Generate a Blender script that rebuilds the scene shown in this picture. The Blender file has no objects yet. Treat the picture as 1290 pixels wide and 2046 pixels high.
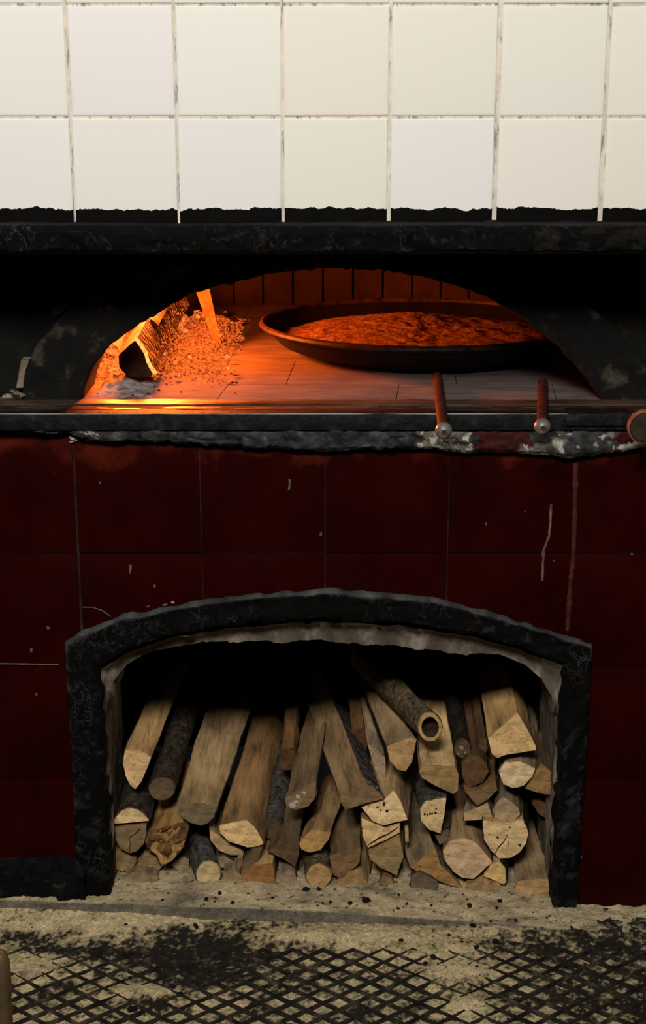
import bpy, bmesh, math, random
from mathutils import Vector, noise
random.seed(7)
SC = bpy.context.scene
COL = SC.collection
# ------------------------------------------------------------------ camera, world, lights
F = 3000.0; TH = math.radians(16.0); CAMZ = 1.37
cd = bpy.data.cameras.new('camera'); cam = bpy.data.objects.new('camera', cd); COL.objects.link(cam)
cd.sensor_fit = 'VERTICAL'; cd.sensor_height = 36.0; cd.lens = 36.0*F/2046.0
cd.clip_start = 0.05; cd.clip_end = 50
cam.location = (0, 0, CAMZ); cam.rotation_euler = (math.radians(90)-TH, 0, 0)
SC.camera = cam
w = bpy.data.worlds.new('world'); SC.world = w; w.use_nodes = True
w.node_tree.nodes['Background'].inputs[0].default_value = (1.0, 0.97, 0.92, 1)
w.node_tree.nodes['Background'].inputs[1].default_value = 0.004
SC.view_settings.view_transform = 'Standard'; SC.view_settings.look = 'None'
SC.view_settings.exposure = 0.0; SC.view_settings.gamma = 1.0; SC.view_settings.use_curve_mapping = False

def area(name, loc, target, sx, sy, power, col):
    l = bpy.data.lights.new(name, 'AREA'); l.shape = 'RECTANGLE'; l.size = sx; l.size_y = sy
    l.energy = power; l.color = col
    o = bpy.data.objects.new(name, l); COL.objects.link(o); o.location = loc
    o.rotation_euler = (Vector(target)-Vector(loc)).to_track_quat('-Z', 'Y').to_euler()
    return o
area('ceiling_lamp_light', (-0.35, -0.45, 2.75), (0, 2.3, 1.0), 0.9, 0.5, 98, (1.0, 0.958, 0.90))
area('side_fill_light', (1.5, 0.1, 2.75), (0, 2.3, 1.0), 0.4, 0.4, 5, (1.0, 0.958, 0.90))  # unseen fill light from the right, softens the shadows

# ------------------------------------------------------------------ helpers
def ray(px, py):
    xc = (px-645)/F; yc = -(py-1023)/F
    return Vector((xc, math.cos(TH)+yc*math.sin(TH), -math.sin(TH)+yc*math.cos(TH)))
def PY(px, py, Y):
    d = ray(px, py); t = Y/d.y; return Vector((d.x*t, Y, CAMZ+d.z*t))
def PZ(px, py, Z):
    d = ray(px, py); t = (Z-CAMZ)/d.z; return Vector((d.x*t, d.y*t, Z))
def nz(x, y=0., z=0.): return noise.noise(Vector((x, y, z)))
def fb(x, y=0., z=0., o=4): return noise.fractal(Vector((x, y, z)), 0.7, 2.1, o)
def interp(pts, x):
    if x <= pts[0][0]: return pts[0][1]
    for (a, b), (c, d) in zip(pts, pts[1:]):
        if x <= c: return b+(d-b)*(x-a)/max(c-a, 1e-9)
    return pts[-1][1]
def lerp(a, b, t): return a+(b-a)*t
def mesh(name, v, f, m=None, parent=None, sharp=None, smooth=True, color=None, cols=None, loc=None):
    me = bpy.data.meshes.new(name); me.from_pydata([tuple(p) for p in v], [], f); me.update()
    return link(name, me, m, parent, sharp, smooth, color, cols, loc)
def link(name, me, m=None, parent=None, sharp=None, smooth=True, color=None, cols=None, loc=None):
    if smooth:
        me.polygons.foreach_set('use_smooth', [True]*len(me.polygons))
        if sharp: me.set_sharp_from_angle(angle=math.radians(sharp))
    if cols is not None:
        a = me.color_attributes.new('Col', 'FLOAT_COLOR', 'POINT')
        a.data.foreach_set('color', [c for t in cols for c in (t[0], t[1], t[2], 1.0)])
    o = bpy.data.objects.new(name, me); COL.objects.link(o)
    if m: me.materials.append(m)
    if parent: o.parent = parent
    if color: o.color = (*color, 1)
    if loc is not None: o.location = loc
    return o
def tag(o, label=None, cat=None, group=None, kind=None):
    if label: o['label'] = label
    if cat: o['category'] = cat
    if group: o['group'] = group
    if kind: o['kind'] = kind
    return o
def empty(name, loc, label, cat, group=None):
    o = bpy.data.objects.new(name, None); COL.objects.link(o); o.location = loc
    o.empty_display_size = .02
    return tag(o, label, cat, group)
def grid_faces(nu, nv, closed_v=False):
    f = []
    for i in range(nu-1):
        for j in range(nv if closed_v else nv-1):
            k = (j+1) % nv
            f.append((i*nv+j, i*nv+k, (i+1)*nv+k, (i+1)*nv+j))
    return f
def box(name, a, b, m, parent=None, bev=0.0, loc=None, kind=None):
    bm = bmesh.new(); bmesh.ops.create_cube(bm, size=1)
    for v in bm.verts:
        v.co = Vector([lerp(a[i], b[i], v.co[i]+.5) for i in range(3)])
    if bev: bmesh.ops.bevel(bm, geom=bm.edges[:], offset=bev, segments=2, affect='EDGES', profile=.6)
    me = bpy.data.meshes.new(name); bm.to_mesh(me); bm.free()
    o = link(name, me, m, parent, 40, True, loc=loc)
    return tag(o, kind=kind) if kind else o
def prism(name, poly, y0, y1, m, parent=None, bev=0.0015, color=None):
    """polygon in (x, z) facing the camera at y0, thickness back to y1"""
    bm = bmesh.new()
    fv = [bm.verts.new((p[0], y0, p[1])) for p in poly]; bv = [bm.verts.new((p[0], y1, p[1])) for p in poly]
    n = len(poly); ff = bm.faces.new(fv)
    for i in range(n): bm.faces.new((fv[i], bv[i], bv[(i+1) % n], fv[(i+1) % n]))
    bm.faces.new(bv[::-1]); bmesh.ops.recalc_face_normals(bm, faces=bm.faces[:])
    if bev: bmesh.ops.bevel(bm, geom=list(ff.edges), offset=bev, segments=2, affect='EDGES', profile=.6)
    me = bpy.data.meshes.new(name); bm.to_mesh(me); bm.free()
    return link(name, me, m, parent, 25, True, color)
def lathe(name, prof, m, parent=None, n=48, loc=(0, 0, 0), jitter=None, axis='Z', sharp=40):
    v = []; 
    for r, z in prof:
        for k in range(n):
            a = 2*math.pi*k/n
            p = [r*math.cos(a), r*math.sin(a), z]
            if axis == 'Y': p = [p[0], p[2], p[1]]
            if jitter: p = jitter(p)
            v.append(p)
    f = grid_faces(len(prof), n, True)
    me = bpy.data.meshes.new(name); me.from_pydata(v, [], f)
    bm = bmesh.new(); bm.from_mesh(me)
    bmesh.ops.remove_doubles(bm, verts=bm.verts, dist=1e-6)
    bmesh.ops.recalc_face_normals(bm, faces=bm.faces[:]); bm.to_mesh(me); bm.free()
    return link(name, me, m, parent, sharp, True, loc=loc)

# ------------------------------------------------------------------ materials
class N:
    def __init__(s, name):
        s.m = bpy.data.materials.new(name); s.m.use_nodes = True; s.t = s.m.node_tree
        s.b = s.t.nodes['Principled BSDF']; s.out = s.t.nodes['Material Output']
    def n(s, t, **kw):
        o = s.t.nodes.new(t)
        for k, v in kw.items():
            if k in o.inputs.keys() if hasattr(o.inputs, 'keys') else False: s.set(o.inputs[k], v)
            else: setattr(o, k, v)
        return o
    def set(s, inp, v):
        if isinstance(v, bpy.types.NodeSocket): s.t.links.new(v, inp)
        elif isinstance(v, (tuple, list)) and len(v) == 3 and inp.type == 'RGBA': inp.default_value = (*v, 1)
        else: inp.default_value = v
    def p(s, **kw):
        for k, v in kw.items(): s.set(s.b.inputs[k.replace('_', ' ')], v)
        return s
    def coord(s, kind='Object', scale=(1, 1, 1)):
        if kind == 'World': src = s.n('ShaderNodeNewGeometry').outputs['Position']
        else: src = s.n('ShaderNodeTexCoord').outputs[kind]
        mp = s.n('ShaderNodeMapping'); s.set(mp.inputs['Vector'], src); mp.inputs['Scale'].default_value = scale
        return mp.outputs[0]
    def noise(s, vec, scale, detail=8, rough=.6, dist=0.):
        o = s.n('ShaderNodeTexNoise'); s.set(o.inputs['Vector'], vec)
        o.inputs['Scale'].default_value = scale; o.inputs['Detail'].default_value = detail
        o.inputs['Roughness'].default_value = rough; o.inputs['Distortion'].default_value = dist
        return o.outputs['Fac']
    def vor(s, vec, scale, feature='F1', out='Distance', rnd=1.):
        o = s.n('ShaderNodeTexVoronoi', feature=feature); s.set(o.inputs['Vector'], vec)
        o.inputs['Scale'].default_value = scale; o.inputs['Randomness'].default_value = rnd
        return o.outputs[out]
    def ramp(s, fac, stops, interp='LINEAR'):
        o = s.n('ShaderNodeValToRGB'); s.set(o.inputs[0], fac); o.color_ramp.interpolation = interp
        e = o.color_ramp.elements
        while len(e) < len(stops): e.new(.5)
        for k, (p, c) in zip(e, stops):
            k.position = p; k.color = (c, c, c, 1) if isinstance(c, (int, float)) else (*c, 1)
        return o.outputs[0]
    def mix(s, fac, a, b, mode='MIX'):
        o = s.n('ShaderNodeMix', data_type='RGBA', blend_type=mode)
        s.set(o.inputs[0], fac); s.set(o.inputs[6], a); s.set(o.inputs[7], b); return o.outputs[2]
    def math(s, op, a, b=0., c=None):
        o = s.n('ShaderNodeMath', operation=op); s.set(o.inputs[0], a); s.set(o.inputs[1], b)
        if c is not None: s.set(o.inputs[2], c)
        return o.outputs[0]
    def bump(s, h, strength=.5, dist=.002):
        o = s.n('ShaderNodeBump'); s.set(o.inputs['Height'], h)
        o.inputs['Strength'].default_value = strength; o.inputs['Distance'].default_value = dist
        s.set(s.b.inputs['Normal'], o.outputs[0]); return s
    def ocol(s): return s.n('ShaderNodeObjectInfo').outputs['Color']
    def vcol(s):
        return s.n('ShaderNodeVertexColor', layer_name='Col').outputs['Color']
    def z(s, vec):
        o = s.n('ShaderNodeSeparateXYZ'); s.set(o.inputs[0], vec); return o.outputs

def simple(name, stops, scale, rough=.6, bump=.4, bd=.002, stretch=(1, 1, 1), coord='Object', metal=0., bscale=None, spec=.2):
    k = N(name); c = k.coord(coord, stretch); f = k.noise(c, scale)
    k.p(Base_Color=k.ramp(f, stops), Roughness=rough, Metallic=metal); k.b.inputs['Specular IOR Level'].default_value = spec
    if bump: k.bump(k.noise(c, bscale or scale*2), bump, bd)
    return k.m

def mk_white_tile():
    k = N('white_glazed_tile'); W = k.coord('World'); xyz = k.z(W)
    base = k.mix(k.noise(W, 6, 3), k.ocol(), k.mix(.10, k.ocol(), (.8, .75, .6)))
    n = k.noise(k.coord('World', (1, 1, .3)), 55, 6); nb = k.noise(W, 8, 2)
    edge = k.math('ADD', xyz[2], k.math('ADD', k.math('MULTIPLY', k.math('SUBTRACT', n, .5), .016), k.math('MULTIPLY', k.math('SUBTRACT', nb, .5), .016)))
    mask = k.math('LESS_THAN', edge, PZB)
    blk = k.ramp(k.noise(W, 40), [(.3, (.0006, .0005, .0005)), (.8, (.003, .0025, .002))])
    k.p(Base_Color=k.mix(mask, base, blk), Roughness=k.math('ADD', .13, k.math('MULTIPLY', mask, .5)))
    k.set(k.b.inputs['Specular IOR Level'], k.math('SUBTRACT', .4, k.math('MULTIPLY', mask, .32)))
    k.bump(k.noise(W, 14, 2), .05, .002)
    return k.m
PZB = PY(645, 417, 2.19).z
def mk_red():
    k = N('dark_red_glazed_tile'); W = k.coord('World')
    c = k.ramp(k.noise(W, 9, 6), [(.25, (.011, .0006, .0003)), (.5, (.020, .0008, .0003)), (.75, (.028, .0014, .0005))])
    # lighter orange-red patches just under the shelf, with a ragged edge
    xyz = k.z(W)
    up = k.math('ADD', k.math('MULTIPLY', k.math('SUBTRACT', xyz[2], .785), 14.), k.math('MULTIPLY', k.math('SUBTRACT', k.noise(W, 13, 5), .5), 3.2))
    c = k.mix(k.ramp(up, [(.15, 0.), (.75, .8)]), c, (.085, .010, .004))
    v = k.vor(k.coord('World', (1, 1, .6)), 34, rnd=1.); rnd = k.vor(k.coord('World', (1, 1, .6)), 34, out='Color')
    pick = k.math('GREATER_THAN', k.z(rnd)[0], .72)
    sp = k.math('MULTIPLY', k.math('LESS_THAN', k.math('ADD', v, k.math('MULTIPLY', k.noise(W, 110), .22)), .185), pick)
    c = k.mix(sp, c, (.13, .085, .05))
    st = k.noise(k.coord('World', (60, 1, 9)), 3, 3)
    c = k.mix(k.ramp(st, [(.68, 0.), (.80, .25)]), c, (.06, .012, .006))
    k.p(Base_Color=c, Roughness=k.ramp(k.noise(W, 20), [(.3, .32), (.7, .5)]))
    k.b.inputs['Specular IOR Level'].default_value = .06
    k.bump(k.noise(W, 60), .12, .001)
    return k.m
def mk_black(name='black_paint', a=(.0012, .0012, .0013), b=(.009, .009, .010), hi=(.035, .034, .034), rough=.42, sc=26):
    k = N(name); W = k.coord('World', (1, 1, 1.4))
    f = k.noise(W, sc, 9, .68, .6)
    k.p(Base_Color=k.ramp(f, [(.35, a), (.58, b), (.74, hi)]), Roughness=rough)
    k.b.inputs['Specular IOR Level'].default_value = .1
    k.bump(k.noise(W, sc*2.4, 9, .7, .4), .7, .004)
    return k.m
def mk_vcol(name, rough=.75, bump=.8, bd=.003, sc=70, var=.5, spec=.3):
    k = N(name); W = k.coord('World')
    f = k.ramp(k.noise(W, sc*1.5, 8, .7), [(.3, 1-var), (.7, 1+var)])
    k.p(Base_Color=k.mix(1., k.vcol(), f, 'MULTIPLY'), Roughness=rough)
    k.b.inputs['Specular IOR Level'].default_value = spec
    k.bump(k.noise(W, sc, 9, .7), bump, bd)
    return k.m
def mk_wood():
    k = N('split_wood'); c = k.coord('Object', (1, .07, 1)); c2 = k.coord('Object', (1, .3, 1))
    g = k.noise(c, 150, 8, .7, .3); b = k.noise(c2, 22, 5)
    f = k.mix(1., k.ramp(g, [(.28, .45), (.48, 1.2), (.75, 1.65)]), k.ramp(b, [(.32, .38), (.5, 1.0), (.68, 1.4)]), 'MULTIPLY')
    kn = k.ramp(k.vor(k.coord('Object', (1, .35, 1)), 14), [(.03, 1.), (.10, 0.)])
    col = k.mix(1., k.mix(1., k.ocol(), (1.12, .97, .76), 'MULTIPLY'), f, 'MULTIPLY'); col = k.mix(k.math('MULTIPLY', kn, .6), col, (.07, .03, .012))
    k.p(Base_Color=col, Roughness=.8); k.b.inputs['Specular IOR Level'].default_value = .2
    k.bump(g, .6, .002); return k.m
def mk_end():
    k = N('cut_end_grain'); c = k.coord('Object'); 
    wv = k.n('ShaderNodeTexWave', wave_type='RINGS', rings_direction='Y'); k.set(wv.inputs['Vector'], c)
    wv.inputs['Scale'].default_value = 55; wv.inputs['Distortion'].default_value = 9; wv.inputs['Detail'].default_value = 3
    wv.inputs['Detail Scale'].default_value = 1.5
    saw = k.noise(k.coord('Object', (1.5, 1, 4)), 24, 6, .6, .8)
    f = k.mix(1., k.ramp(wv.outputs['Fac'], [(0, 1.12), (1, 1.2)]), k.ramp(saw, [(.32, .62), (.6, 1.3)]), 'MULTIPLY')
    sp = k.ramp(k.noise(c, 190, 4), [(.60, 0.), (.70, .7)])
    col = k.mix(1., k.mix(1., k.ocol(), (1.12, 1., .80), 'MULTIPLY'), f, 'MULTIPLY'); col = k.mix(sp, col, k.mix(1., k.ocol(), (.25, .2, .15), 'MULTIPLY'))
    k.p(Base_Color=col, Roughness=.85); k.b.inputs['Specular IOR Level'].default_value = .15
    k.bump(saw, .25, .0015); return k.m
def mk_bark():
    k = N('bark'); c = k.coord('Object', (1, .8, 1)); g = k.noise(c, 85, 9, .75, .4); v = k.vor(k.coord('Object', (1, .6, 1)), 90)
    li = k.ramp(k.noise(k.coord('Object'), 28, 6), [(.60, 0.), (.70, .5)])
    col = k.mix(1., k.ocol(), k.ramp(g, [(.36, .12), (.52, .95), (.68, 2.3)]), 'MULTIPLY')
    col = k.mix(li, col, k.mix(1., k.ocol(), (2.6, 2.7, 2.9), 'MULTIPLY'))
    k.p(Base_Color=col, Roughness=.9); k.b.inputs['Specular IOR Level'].default_value = .1
    k.bump(k.mix(.5, g, v), 1., .005); return k.m
def mk_ember(name, lo, hi, scale, strength, cut=(.42, .6), base=(.06, .03, .02)):
    k = N(name); c = k.coord('World'); f = k.noise(c, scale, 6, .65, .3); v = k.vor(c, scale*2.2)
    hot = k.ramp(k.mix(.45, f, v), [(cut[0], 0.), (cut[1], 1.)])
    k.p(Base_Color=base, Roughness=.95, Emission_Color=k.mix(hot, lo, hi), Emission_Strength=strength)
    k.bump(f, .8, .006); return k.m
def mk_char():
    k = N('charred_log'); c = k.coord('Object', (.75, 1.5, .75)); e = k.vor(c, 50, 'DISTANCE_TO_EDGE'); big = k.noise(k.coord('Object'), 17, 3)
    crack = k.ramp(e, [(.015, 1.), (.07, 0.)])
    xyz = k.z(k.coord('Object'))
    heat = k.ramp(k.math('ADD', big, k.math('MULTIPLY', xyz[0], 7.)), [(.52, 0.), (.66, 1.)])
    g = k.math('MULTIPLY', crack, heat)
    k.p(Base_Color=(.0015, .001, .0008), Roughness=.8, Emission_Color=k.mix(g, (.9, .08, .01), (1., .17, .02)), Emission_Strength=k.math('MULTIPLY', g, 1.1))
    k.bump(e, 1., .004); return k.m

M = {}
def mats():
    M['wt'] = mk_white_tile(); M['red'] = mk_red(); M['blk'] = mk_black()
    M['grout'] = N('cream_grout').m
    k = N('old_cream_grout'); W = k.coord('World')
    gv = k.noise(W, 30, 6, .7); gs = k.noise(k.coord('World', (6, 1, 1)), 16, 6, .7)
    c = k.ramp(gv, [(.3, (.50, .45, .39)), (.6, (.74, .67, .55))])
    c = k.mix(k.ramp(gs, [(.52, 0.), (.60, .75)]), c, (.16, .13, .12))
    k.p(Base_Color=c, Roughness=.8).bump(gv, .6, .002); M['grout'] = k.m
    M['rgrout'] = simple('dark_red_grout', [(.4, (.006, .002, .0015)), (.62, (.03, .012, .008)), (.72, (.07, .035, .025))], 30, .8)
    M['frame'] = mk_black('black_painted_plaster', (.0008, .0008, .0008), (.004, .004, .0038), (.045, .043, .040), .7, 30)
    k = N('black_flaking_plaster'); W = k.coord('World', (1, 1, .8))
    rg = k.math('ABSOLUTE', k.math('SUBTRACT', k.noise(W, 42, 5, .65, .8), .5))
    fl = k.math('MULTIPLY', k.ramp(rg, [(.004, 1.), (.018, 0.)]), k.ramp(k.noise(W, 13, 4), [(.50, 0.), (.62, 1.)]))
    k.p(Base_Color=k.mix(fl, k.vcol(), (.036, .035, .034)), Roughness=.75); k.b.inputs['Specular IOR Level'].default_value = .1
    k.bump(k.noise(W, 75, 9, .7), .8, .004); M['flake'] = k.m
    M['vc'] = mk_vcol('chipped_stone_paint', spec=.12); M['dust'] = mk_vcol('sawdust_and_grime', .95, .9, .004, 260, .55, .05)
    M['gray'] = simple('grey_worn_plaster', [(.25, (.035, .027, .019)), (.5, (.14, .112, .083)), (.72, (.46, .40, .32))], 22, .9, .9, .004, (1, 1, .45), 'World')
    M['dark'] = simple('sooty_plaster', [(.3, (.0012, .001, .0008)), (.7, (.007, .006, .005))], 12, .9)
    M['plate'] = simple('sooty_iron_plate', [(.42, (.0006, .0005, .0004)), (.56, (.004, .0034, .0024)), (.72, (.075, .062, .040))], 20, .85, .6, .003, (-1, 1, 1), 'World')  # noise mirrored so paler patches imitate the lit right side
    M['alcove'] = simple('sooty_brown_wall', [(.40, (.0006, .0005, .0004)), (.6, (.005, .004, .0025)), (.8, (.03, .023, .015))], 18, .8, .6, .004, (1, 1, 1), 'World')
    M['iron'] = simple('dark_iron', [(.35, (.0008, .0008, .0008)), (.55, (.006, .006, .006)), (.74, (.026, .025, .024))], 45, .6, .8, .003, (1, 1, 1), 'World')
    M['sill'] = simple('worn_sill_metal', [(.35, (.12, .09, .07)), (.5, (.30, .24, .18)), (.7, (.42, .34, .26))], 30, .48, .35, .002, (.25, 1.5, 1), 'World', metal=1.)
    M['stone'] = simple('oven_floor_stone', [(.3, (.085, .064, .056)), (.7, (.165, .128, .112))], 26, .85, .5, .002, (.5, 1.4, 1), 'World')
    M['brick'] = simple('oven_brick', [(.3, (.018, .010, .007)), (.7, (.042, .024, .015))], 15, .9, .6, .003, (1, 1, 1), 'World')
    M['pan'] = simple('black_seasoned_pan', [(.3, (.002, .0014, .0012)), (.7, (.012, .007, .005))], 20, .65, .5, .002)
    M['rim'] = simple('worn_pan_rim', [(.35, (.006, .004, .003)), (.7, (.07, .038, .022))], 40, .5, .4, .001)
    M['food'] = simple('baked_crumb_crust', [(.30, (.03, .012, .005)), (.5, (.24, .12, .055)), (.7, (.42, .25, .13))], 75, .9, 1., .006)
    M['rust'] = simple('rusty_rod', [(.3, (.015, .004, .0025)), (.7, (.075, .02, .010))], 40, .6, .4, .001)
    M['steel'] = simple('bright_steel_knob', [(.3, (.30, .29, .29)), (.55, (.50, .49, .48))], 40, .33, .2, .001, metal=.8)
    M['pole'] = simple('brown_pole', [(.3, (.010, .007, .004)), (.7, (.04, .027, .015))], 30, .6, .5, .002)
    M['copper'] = simple('coppery_band', [(.3, (.12, .04, .02)), (.7, (.30, .12, .06))], 40, .5, .3, .001)
    M['brass'] = simple('brass_post', [(.3, (.10, .06, .025)), (.7, (.28, .18, .09))], 20, .35, .2, .001, metal=.6)
    M['rubber'] = simple('dirty_black_rubber', [(.35, (.007, .0055, .004)), (.55, (.026, .021, .015)), (.72, (.12, .098, .062))], 40, .8, .6, .002, (1, 1, 1), 'World')
    M['slab'] = mk_vcol('dusty_slab', .95, .9, .004, 220, .5, .05)
    M['wood'] = mk_wood(); M['end'] = mk_end(); M['bark'] = mk_bark()
    M['rot'] = simple('crumbling_rotten_wood', [(.3, (.03, .012, .004)), (.5, (.20, .095, .03)), (.7, (.42, .24, .10))], 55, .95, 1., .01)
    M['hollow'] = simple('rotted_hollow_core', [(.3, (.012, .007, .004)), (.7, (.06, .035, .02))], 60, .95, 1., .004)
    M['embed'] = mk_ember('ember_bed', (.10, .006, .001), (1., .15, .02), 95, .85, (.43, .57), (.03, .018, .013))
    M['hot'] = mk_ember('hot_embers', (.35, .02, .003), (1., .26, .045), 60, 1.1, (.36, .62), (.03, .015, .01))
    M['ember'] = mk_ember('glowing_ember', (.25, .012, .002), (1., .20, .035), 70, .9, (.40, .58), (.02, .012, .009))
    M['glow'] = mk_ember('glowing_edge', (1., .28, .04), (1., .50, .13), 80, 1.5)
    M['char'] = mk_char(); M['charend'] = simple('charred_end', [(.3, (.002, .0015, .001)), (.7, (.035, .012, .006))], 40, .9, .6)
    M['ash'] = simple('pale_ash', [(.3, (.07, .06, .055)), (.6, (.34, .30, .28))], 60, .95, .8, .004, (1, 1, 1), 'World')
    M['edge_glint'] = simple('bar_edge_highlight', [(.4, (.02, .02, .02)), (.6, (.30, .29, .27))], 9, .5, .2, .001, (1, 1, 1), 'World')  # pale colour for the painted highlight on the shelf bar
    M['pit'] = simple('dark_pit', [(.3, (.008, .005, .003)), (.7, (.03, .018, .010))], 60, .9, .4)
    M['coal'] = simple('charcoal', [(.3, (.002, .002, .002)), (.7, (.012, .011, .010))], 60, .8, .5)
    M['drip'] = simple('pale_paint_drip', [(.3, (.05, .025, .015)), (.7, (.20, .15, .10))], 60, .7, .3)
    M['rdrip'] = simple('red_paint_drip', [(.3, (.02, .004, .002)), (.7, (.085, .02, .012))], 40, .6, .3)
    M['chip'] = simple('white_plaster_chip', [(.3, (.30, .27, .22)), (.7, (.70, .65, .56))], 60, .8, .5)
mats()

# ------------------------------------------------------------------ levels
YH, YM, YR = 2.19, 2.16, 2.30          # white hood, mantel, red wall
YF, YL = 2.285, 2.325                   # black arch frame face, grey lining
YA, YB = 2.37, 2.52                     # front and back of the oven mouth wall
ZO = CAMZ-.493                          # oven floor / shelf top

# ================================================================== WHITE TILED HOOD
def white_wall():
    xs = [PY(p, 235, YH).x for p in (141, 351, 565, 778, 992, 1208)]
    dx = (xs[-1]-xs[0])/5; xs = [xs[0]-dx*2, xs[0]-dx]+xs+[xs[-1]+dx, xs[-1]+2*dx]
    z1 = PY(645, 234, YH).z; z0 = PY(645, 9, YH).z; dz = z0-z1
    zs = [z1-dz, z1, z0, z0+dz, z0+2*dz]
    x0, x1 = xs[0], xs[-1]
    # grout backing: solid hood block
    wall = box('wall_hood', (x0, YH-.0008, PY(645, 507, YH).z), (x1, YH+.25, zs[-1]), M['grout'])
    tag(wall, 'cream grouted hood wall faced with square white glazed tiles', kind='structure')
    def tile_mesh(wd, ht):
        v = []; f = []
        loops = [(0, .010), (0, .0016), (.0012, .0007), (.0035, .0003), (.0075, 0.)]
        for ins, d in loops:
            a, b = wd/2-ins, ht/2-ins
            v += [(-a, d, -b), (a, d, -b), (a, d, b), (-a, d, b)]
        for i in range(len(loops)-1):
            for j in range(4):
                k = (j+1) % 4; f.append((i*4+j, i*4+k, i*4+4+k, i*4+4+j))
        n = len(v); f.append((n-4, n-3, n-2, n-1))
        return v, f
    tints = {(1, 2): (.84, .80, .80), (1, 3): (.83, .83, .74), (0, 2): (.82, .80, .74), (0, 3): (.82, .79, .77), (1, 4): (.84, .77, .66),
             (0, 4): (.80, .80, .66), (1, 5): (.82, .78, .67), (0, 5): (.82, .80, .78), (1, 6): (.82, .79, .69), (0, 6): (.84, .79, .70),
             (1, 7): (.85, .78, .66), (0, 7): (.83, .77, .66), (0, 1): (.83, .81, .78), (1, 1): (.82, .83, .76), (1, 2.5): (.8, .8, .7)}
    gx = [.0065, .0055, .0095, .0045, .0045, .0055, .005]
    for r in range(4):
        for c in range(len(xs)-1):
            g = .0050; cx = (xs[c]+xs[c+1])/2; cz = (zs[r]+zs[r+1])/2
            v, f = tile_mesh(dx-g-random.uniform(-.001, .0015), dz-g*.8)
            t = tints.get((r, c), (.83, .79, .70)); t = tuple(lerp(q, w_, .35) for q, w_ in zip(t, (.82, .80, .755)))
            o = mesh('tile', v, f, M['wt'], wall, 20, color=t, loc=(cx+random.uniform(-.0008, .0008), YH-.0032+random.uniform(-.0005, .0005), cz))
            o.rotation_euler = (random.uniform(-.006, .006), random.uniform(-.003, .003), random.uniform(-.006, .006))
white_wall()

# ================================================================== MANTEL
def sweep_x(name, prof, x0, x1, n, m, amp, freq, kind=None, cols=None, parent=None, closed=True, amp2=0):
    v = []; c = []
    np_ = None
    for i in range(n):
        x = lerp(x0, x1, i/(n-1)); pr = prof(x); np_ = len(pr)
        for j, (y, z, k) in enumerate(pr):
            d = fb(x*freq, y*freq*1.3, z*freq*1.3, 5)*amp*k
            e = nz(x*freq*.35+9, z*freq*.5)*amp2*k
            v.append((x, y-abs(d)-e, z+d*.5)); 
            if cols: c.append(cols(x, y, z, j))
    f = grid_faces(n, np_)
    f.append(tuple(range(np_))[::-1]); f.append(tuple((n-1)*np_+j for j in range(np_)))
    me = bpy.data.meshes.new(name); me.from_pydata(v, [], f)
    bm = bmesh.new(); bm.from_mesh(me); bmesh.ops.recalc_face_normals(bm, faces=bm.faces[:]); bm.to_mesh(me); bm.free()
    return link(name, me, m, parent, 50, True, cols=c if cols else None)
def dens(pts, k):
    """densify (y,z,k) profile"""
    o = []
    for a, b in zip(pts, pts[1:]):
        for i in range(k): o.append(tuple(lerp(a[q], b[q], i/k) for q in range(3)))
    o.append(pts[-1]); return o
zt = PY(645, 447, YM+.012).z; zm = PY(645, 456, YM).z; zb = PY(645, 505, YM).z
def mantel_prof(x):
    s = .004*nz(x*2.3)
    lip = .006 if x > -.12 and x < .02 else 0
    return dens([(YH+.02, zt+.004+s, .2), (YM+.010, zt+s, .5), (YM+.004, zm+s-lip*.3, .8), (YM, zm-.006+s, 1), (YM, lerp(zm, zb, .5), 1.2), (YM+.001, zb+.003, 1), (YM+.006, zb, .6), (YH+.2, zb+.001, .2)], 4)
def mcol(x, y, z, j):
    n = fb(x*30, z*60, 3); b = .0009+.002*max(0, n)
    edge = max(0, 1-abs(z-zt)/.003)  # grey top edge is a highlight painted into the colour
    if x > .30 and n > .05: return (.009, .0065, .005)
    ck = abs(nz(x*13+4, z*26, 7)); 
    if ck < .03 and n > .15: return (.014, .0135, .0135)
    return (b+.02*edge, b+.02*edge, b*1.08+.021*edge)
mantel = sweep_x('trim_1', mantel_prof, -.95, .95, 620, M['flake'], .0055, 17, cols=mcol, amp2=.003)
tag(mantel, 'rough black painted mantel ledge running under the white tiles', kind='structure')

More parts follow.
